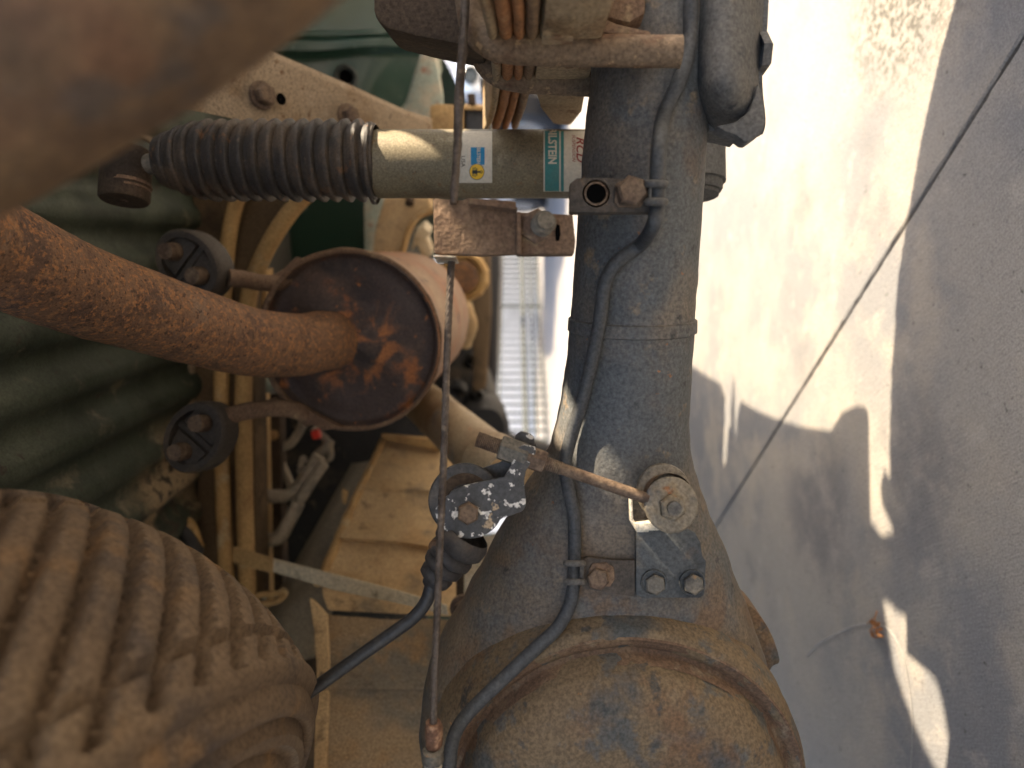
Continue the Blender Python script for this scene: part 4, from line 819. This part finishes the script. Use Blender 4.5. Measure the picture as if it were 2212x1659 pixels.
sheet([P(832, 952, 1.12), P(1060, 960, 1.16), P(1000, 1290, .92), P(698, 1262, .88)], 40, 50, lambda s, t: Vector((0, -1, 0)) * (.012 * math.sin(t * 7) + .022 * min(1, ridge(t, .70, .06) * 1.6) + .010 * min(1, ridge(t, .36, .03) * 1.6)) + noise.noise_vector(Vector((s * 3, t * 3, 0))) * .004).build('upper_panel', 'tan_dust', sk, smooth=70)
sheet([P(696, 1256, .885), P(1000, 1284, .915), P(992, 1345, .86), P(694, 1330, .83)], 30, 12, lambda s, t: Vector((0, 1, -.2)) * (.020 * t * t)).build('step', 'tan_dust', sk, smooth=70)
sheet([P(694, 1326, .842), P(1010, 1342, .872), P(960, 1720, .72), P(690, 1720, .70)], 40, 40, lambda s, t: Vector((0, -1, 0)) * (.010 * min(1, 2 * ridge(t, .40, .06)) + .006 * math.sin(s * 6)) + noise.noise_vector(Vector((s * 4, t * 4, 5))) * .003).build('lower_panel', 'tank_dirt', sk, smooth=70)
MB().tube([P(828, 950, 1.115), P(800, 1010, 1.06), P(765, 1085, 1.0), P(730, 1165, .945), P(702, 1230, .895), P(686, 1262, .875)], .006, 10).wob(.002, 60).build('upper_flange', 'flange_tan', sk)
MB().prism([P(668, 1292, .835), P(680, 1300, .835), P(706, 1330, .832), P(712, 1450, .79), P(704, 1720, .69), P(676, 1720, .69), P(684, 1450, .79), P(678, 1360, .82)], Vector((0, .006, 0)), .0015).wob(.0012, 50).build('lower_flange', 'tan_dust', sk)
MB().prism(poly([(738, 1055), (752, 1062), (748, 1090), (740, 1088)], 1.0), Vector((0, .004, 0)), .0006).build('tab', 'flange_tan', sk)
sheet([P(1004, 1172, .80), P(1082, 1150, .80), P(1050, 1300, .77), P(1002, 1300, .77)], 6, 8).build('side_panel', 'strap', sk)
MB().prism(poly([(985, 1225), (1003, 1225), (1003, 1340), (985, 1330)], .845), Vector((0, .03, 0)), .003).build('dark_gap', 'dark_brown', sk)  # dark strip put in for the shade of the gap
hexb(sk, 1000, 1312, .70, (0, -1, -.2), .010, .008, 'bolt_rust')
MB().prism(poly([(820, 938), (930, 948), (955, 962), (955, 975), (830, 952)], 1.10), Vector((0, .03, 0)), .004).build('front_lip', 'flange_tan', sk)
st = thing('tank_strap', 'flat pale metal strap crossing in front of the skid plate', 'strap', P(700, 1250, .82))
MB().prism([P(505, 1184, .90), P(592, 1208, .875), P(730, 1243, .835), P(850, 1274, .80), P(965, 1308, .77), P(968, 1330, .77), P(880, 1308, .79), P(725, 1276, .835), P(590, 1236, .875), P(505, 1212, .90)], Vector((0, .004, 0)), .0008).build('band', 'strap', st)
MB().prism([P(503, 1181, .897), P(590, 1206, .873), P(588, 1239, .873), P(503, 1215, .897)], Vector((0, .003, 0)), .0006).build('end_tab', 'flange_tan', st)
MB().tube([P(548, 1300, .90), P(560, 1286, .90), P(580, 1283, .90), P(600, 1282, .90), P(612, 1276, .90), P(616, 1284, .90), P(600, 1298, .90), P(575, 1304, .90), P(548, 1306, .90)], .004, 10).build('hook', 'flange_tan', st)
fu = thing('fuel_lines', 'bent grey fuel pipes and rubber hoses between crossmember and tank', 'fuel lines', P(620, 1050, 1.05))
def hose(pts, r, m='hose_grey', d=1.06, nm='pipe'): return MB().tube([P(x, y, d) for x, y in pts], r, 14).wob(.0006, 60).build(nm, m, fu)
hose([(548, 1068), (590, 1072), (625, 1068), (650, 1045), (672, 1015), (690, 985)], .0105); hose([(548, 1166), (585, 1166), (606, 1158), (622, 1130), (645, 1085)], .0105, d=1.04); hose([(645, 1085), (670, 1045), (700, 1000)], .0085, 'hose_grey', 1.05, 'hose')
hose([(590, 965), (612, 965), (630, 955), (645, 935), (655, 915)], .0075, d=1.12); hose([(592, 965), (606, 1000), (625, 1040), (632, 1060)], .0072, d=1.12)
hose([(672, 1010), (690, 980), (705, 965), (712, 950)], .009, d=1.09, nm='hose'); hose([(690, 1000), (710, 990), (713, 975), (706, 950), (690, 938), (676, 925)], .006, d=1.09)
hose([(648, 1010), (655, 990), (660, 1000)], .005, d=1.08, nm='clip'); hose([(645, 1020), (665, 1012)], .006, d=1.08, nm='clip')
MB().tube([P(676, 940, 1.07), P(691, 936, 1.07)], .0075, 16, True, False).build('red_cap', 'red_plastic', fu)
MB().prism(poly([(560, 880), (960, 880), (960, 1000), (900, 1480), (500, 1480), (500, 1000)], 1.32), Vector((0, .08, 0)), .01).wob(.006, 8).build('dark_backing', 'black_grease', tk)  # added dark sheet standing in for the darkness behind the fuel lines
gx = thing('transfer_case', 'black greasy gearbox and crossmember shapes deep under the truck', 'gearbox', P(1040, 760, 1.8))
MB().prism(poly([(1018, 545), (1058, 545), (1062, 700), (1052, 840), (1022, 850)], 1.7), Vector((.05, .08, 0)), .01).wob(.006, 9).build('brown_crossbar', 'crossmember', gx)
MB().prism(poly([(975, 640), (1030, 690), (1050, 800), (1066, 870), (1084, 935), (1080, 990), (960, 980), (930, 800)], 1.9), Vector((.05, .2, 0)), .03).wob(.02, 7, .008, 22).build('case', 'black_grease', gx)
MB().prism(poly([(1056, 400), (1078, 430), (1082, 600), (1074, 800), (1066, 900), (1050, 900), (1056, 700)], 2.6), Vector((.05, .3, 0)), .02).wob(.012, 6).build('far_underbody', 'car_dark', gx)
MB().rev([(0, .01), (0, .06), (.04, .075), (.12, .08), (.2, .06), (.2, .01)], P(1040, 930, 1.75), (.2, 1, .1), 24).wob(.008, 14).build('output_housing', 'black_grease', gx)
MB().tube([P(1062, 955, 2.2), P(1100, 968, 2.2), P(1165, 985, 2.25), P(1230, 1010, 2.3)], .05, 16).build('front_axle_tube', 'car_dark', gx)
for (x, y, r) in ((1000, 720, .03), (1018, 780, .022), (985, 850, .035), (1030, 850, .02), (1048, 905, .018)):
    MB().rev([(0, .001), (-.02, r * .6), (0, r), (.03, r)], P(x, y, 1.78), (.1, 1, .1), 16).wob(.005, 25).build('casting_boss', 'black_grease', gx)
gm = thing('front_bracket', 'curved tan bracket below the shock absorber near the muffler', 'bracket', P(870, 490, 1.15))
MB().prism(poly([(830, 430), (925, 428), (935, 455), (905, 470), (885, 500), (872, 545), (805, 545), (812, 490)], 1.12), Vector((.02, .03, 0)), .004).build('plate', 'tan_dust', gm)
MB().tube([P(935, 455, 1.115), P(905, 468, 1.115), P(884, 498, 1.115), P(870, 545, 1.115)], .005, 10).build('rolled_edge', 'flange_tan', gm)
MB().tube([P(886, 432, 1.11), P(884, 440, 1.105)], .007, 12, True, False).build('rivet', 'dark_brown', gm)
MB().prism(poly([(895, 505), (915, 490), (932, 505), (920, 515), (935, 550), (915, 560), (900, 530), (888, 545)], 1.2), Vector((.02, .03, 0)), .004).build('torn_tab', 'strap', gm)
bz_ = thing('wiring_loom', 'tangled black wiring and clips above the spare tyre', 'wiring', P(390, 1120, .93))
for k in range(6):
    a = [(330 + random.random() * 30, 1105 + random.random() * 20), (370 + random.random() * 20, 1100 + random.random() * 40), (400 + random.random() * 20, 1120 + random.random() * 60), (425 + random.random() * 8, 1180 + random.random() * 60)]
    MB().tube([P(x, y, .92 + random.random() * .02) for x, y in a], .005 + random.random() * .004, 10).build('wire', 'black_plastic' if k % 3 else 'orange_dust', bz_)
hb = thing('hub_spring', 'dark rusted brush like springs behind the spare tyre edge', 'spring', P(620, 1460, .70))
for k in range(5): MB().tube([P(606 + k * 4, 1420 + k * 22, .7), P(625 + k * 4, 1425 + k * 20, .69), P(650, 1440 + k * 18, .7)], .005, 10).build('coil', 'dark_brown', hb)

# ================================================================ SPARE TYRE
TC, TA, TR, TW = Vector((-.318, .297, .792)), Vector((-.508, -.215, -.834)).normalized(), .2840, .1795
def tyre():
    w, R = TW, TR; u = TA.orthogonal().normalized(); vv = TA.cross(u)
    prof = [(-.50, .60), (-.53, .72), (-.52, .84), (-.46, .925), (-.42, .955)] + [(-.40 + .80 * i / 40, 0) for i in range(41)] + [(.42, .955), (.445, .945), (.452, .928), (.455, .915), (.48, .905), (.50, .893), (.51, .878), (.505, .868), (.49, .862), (.50, .85), (.525, .84), (.53, .82), (.515, .808), (.51, .795), (.53, .785), (.54, .76), (.53, .735), (.515, .728), (.52, .71), (.50, .60), (.40, .52)]
    nt = 720; v = []; f = []; nl = 62; SK = -1.15
    for k in range(nt):
        t = 2 * math.pi * k / nt; d = u * math.cos(t) + vv * math.sin(t)
        for a, r in prof:
            if r == 0:
                r = 1 - .045 * (abs(a) / .4) ** 2.2; s = abs(a) / .4
                ph = (t / (2 * math.pi) * nl + SK * a * w / R / (2 * math.pi) * nl) % 1
                def gv(x, c, h, e): return min(1, max(0, (h - abs(x - c)) / e))
                g = max(gv(ph, .5, .20, .12), gv(s, .80, .05, .03) * .7)
                r -= .032 * g
            v.append(TC + TA * (a * w) + d * (r * R))
    n = len(prof)
    for k in range(nt):
        for j in range(n - 1): a, b = k * n + j, ((k + 1) % nt) * n + j; f.append((a, b, b + 1, a + 1))
    t = thing('spare_tyre', 'dusty brown spare tyre with ribbed tread lugs close to the lens', 'tyre', TC)
    MB().add(v, f).build('tyre', 'tyre', t, smooth=45)
    MB().rev([(-w * .5, R * .60), (-w * .52, R * .57), (-w * .40, R * .55), (-w * .38, R * .50), (w * .1, R * .47), (w * .12, R * .2), (w * .12, .001)], TC, TA, 64).build('rim', 'frame_dust', t)
    MB().rev([(w * .42, R * .55), (w * .36, R * .50), (w * .1, R * .47)], TC, TA, 64).build('rim_flange', 'frame_dust', t)
tyre()

# ================================================================ LITTER on the concrete
lf = MB(); base = G(1900, 1362)
for k in range(16):
    c = base + Vector((random.gauss(0, .005), random.gauss(0, .006), .003 + random.random() * .006)); r = .003 + random.random() * .004; n1 = Vector((random.gauss(0, 1), random.gauss(0, 1), random.gauss(0, 1))).normalized(); n2 = n1.orthogonal().normalized() * r; n3 = n1.cross(n2)
    lf.add([c + n2, c + n3 * .7, c - n2 + n1 * r * .5, c - n3 * .7], [(0, 1, 2), (0, 2, 3)])
lf.tube([base + Vector((0, 0, .004)), base + Vector((.012, .004, .004)), base + Vector((.024, .002, .002))], .0008, 6)
tag(lf.build('dry_leaf', 'dry_leaf', smooth=0), 'crumpled rust brown dry leaf on the concrete beside a hair', 'leaf')
hr = MB().tube([G(x, y, .0012) for x, y in [(1742, 1420), (1765, 1393), (1800, 1372), (1845, 1352), (1885, 1347), (1915, 1356), (1938, 1385), (1954, 1430), (1964, 1490), (1971, 1550), (1970, 1600), (1966, 1680)]], .00045, 6, True, True, 80).build('hair', 'hair', smooth=60)
tag(hr, 'thin pale hair curling over the concrete from the dry leaf', 'hair')
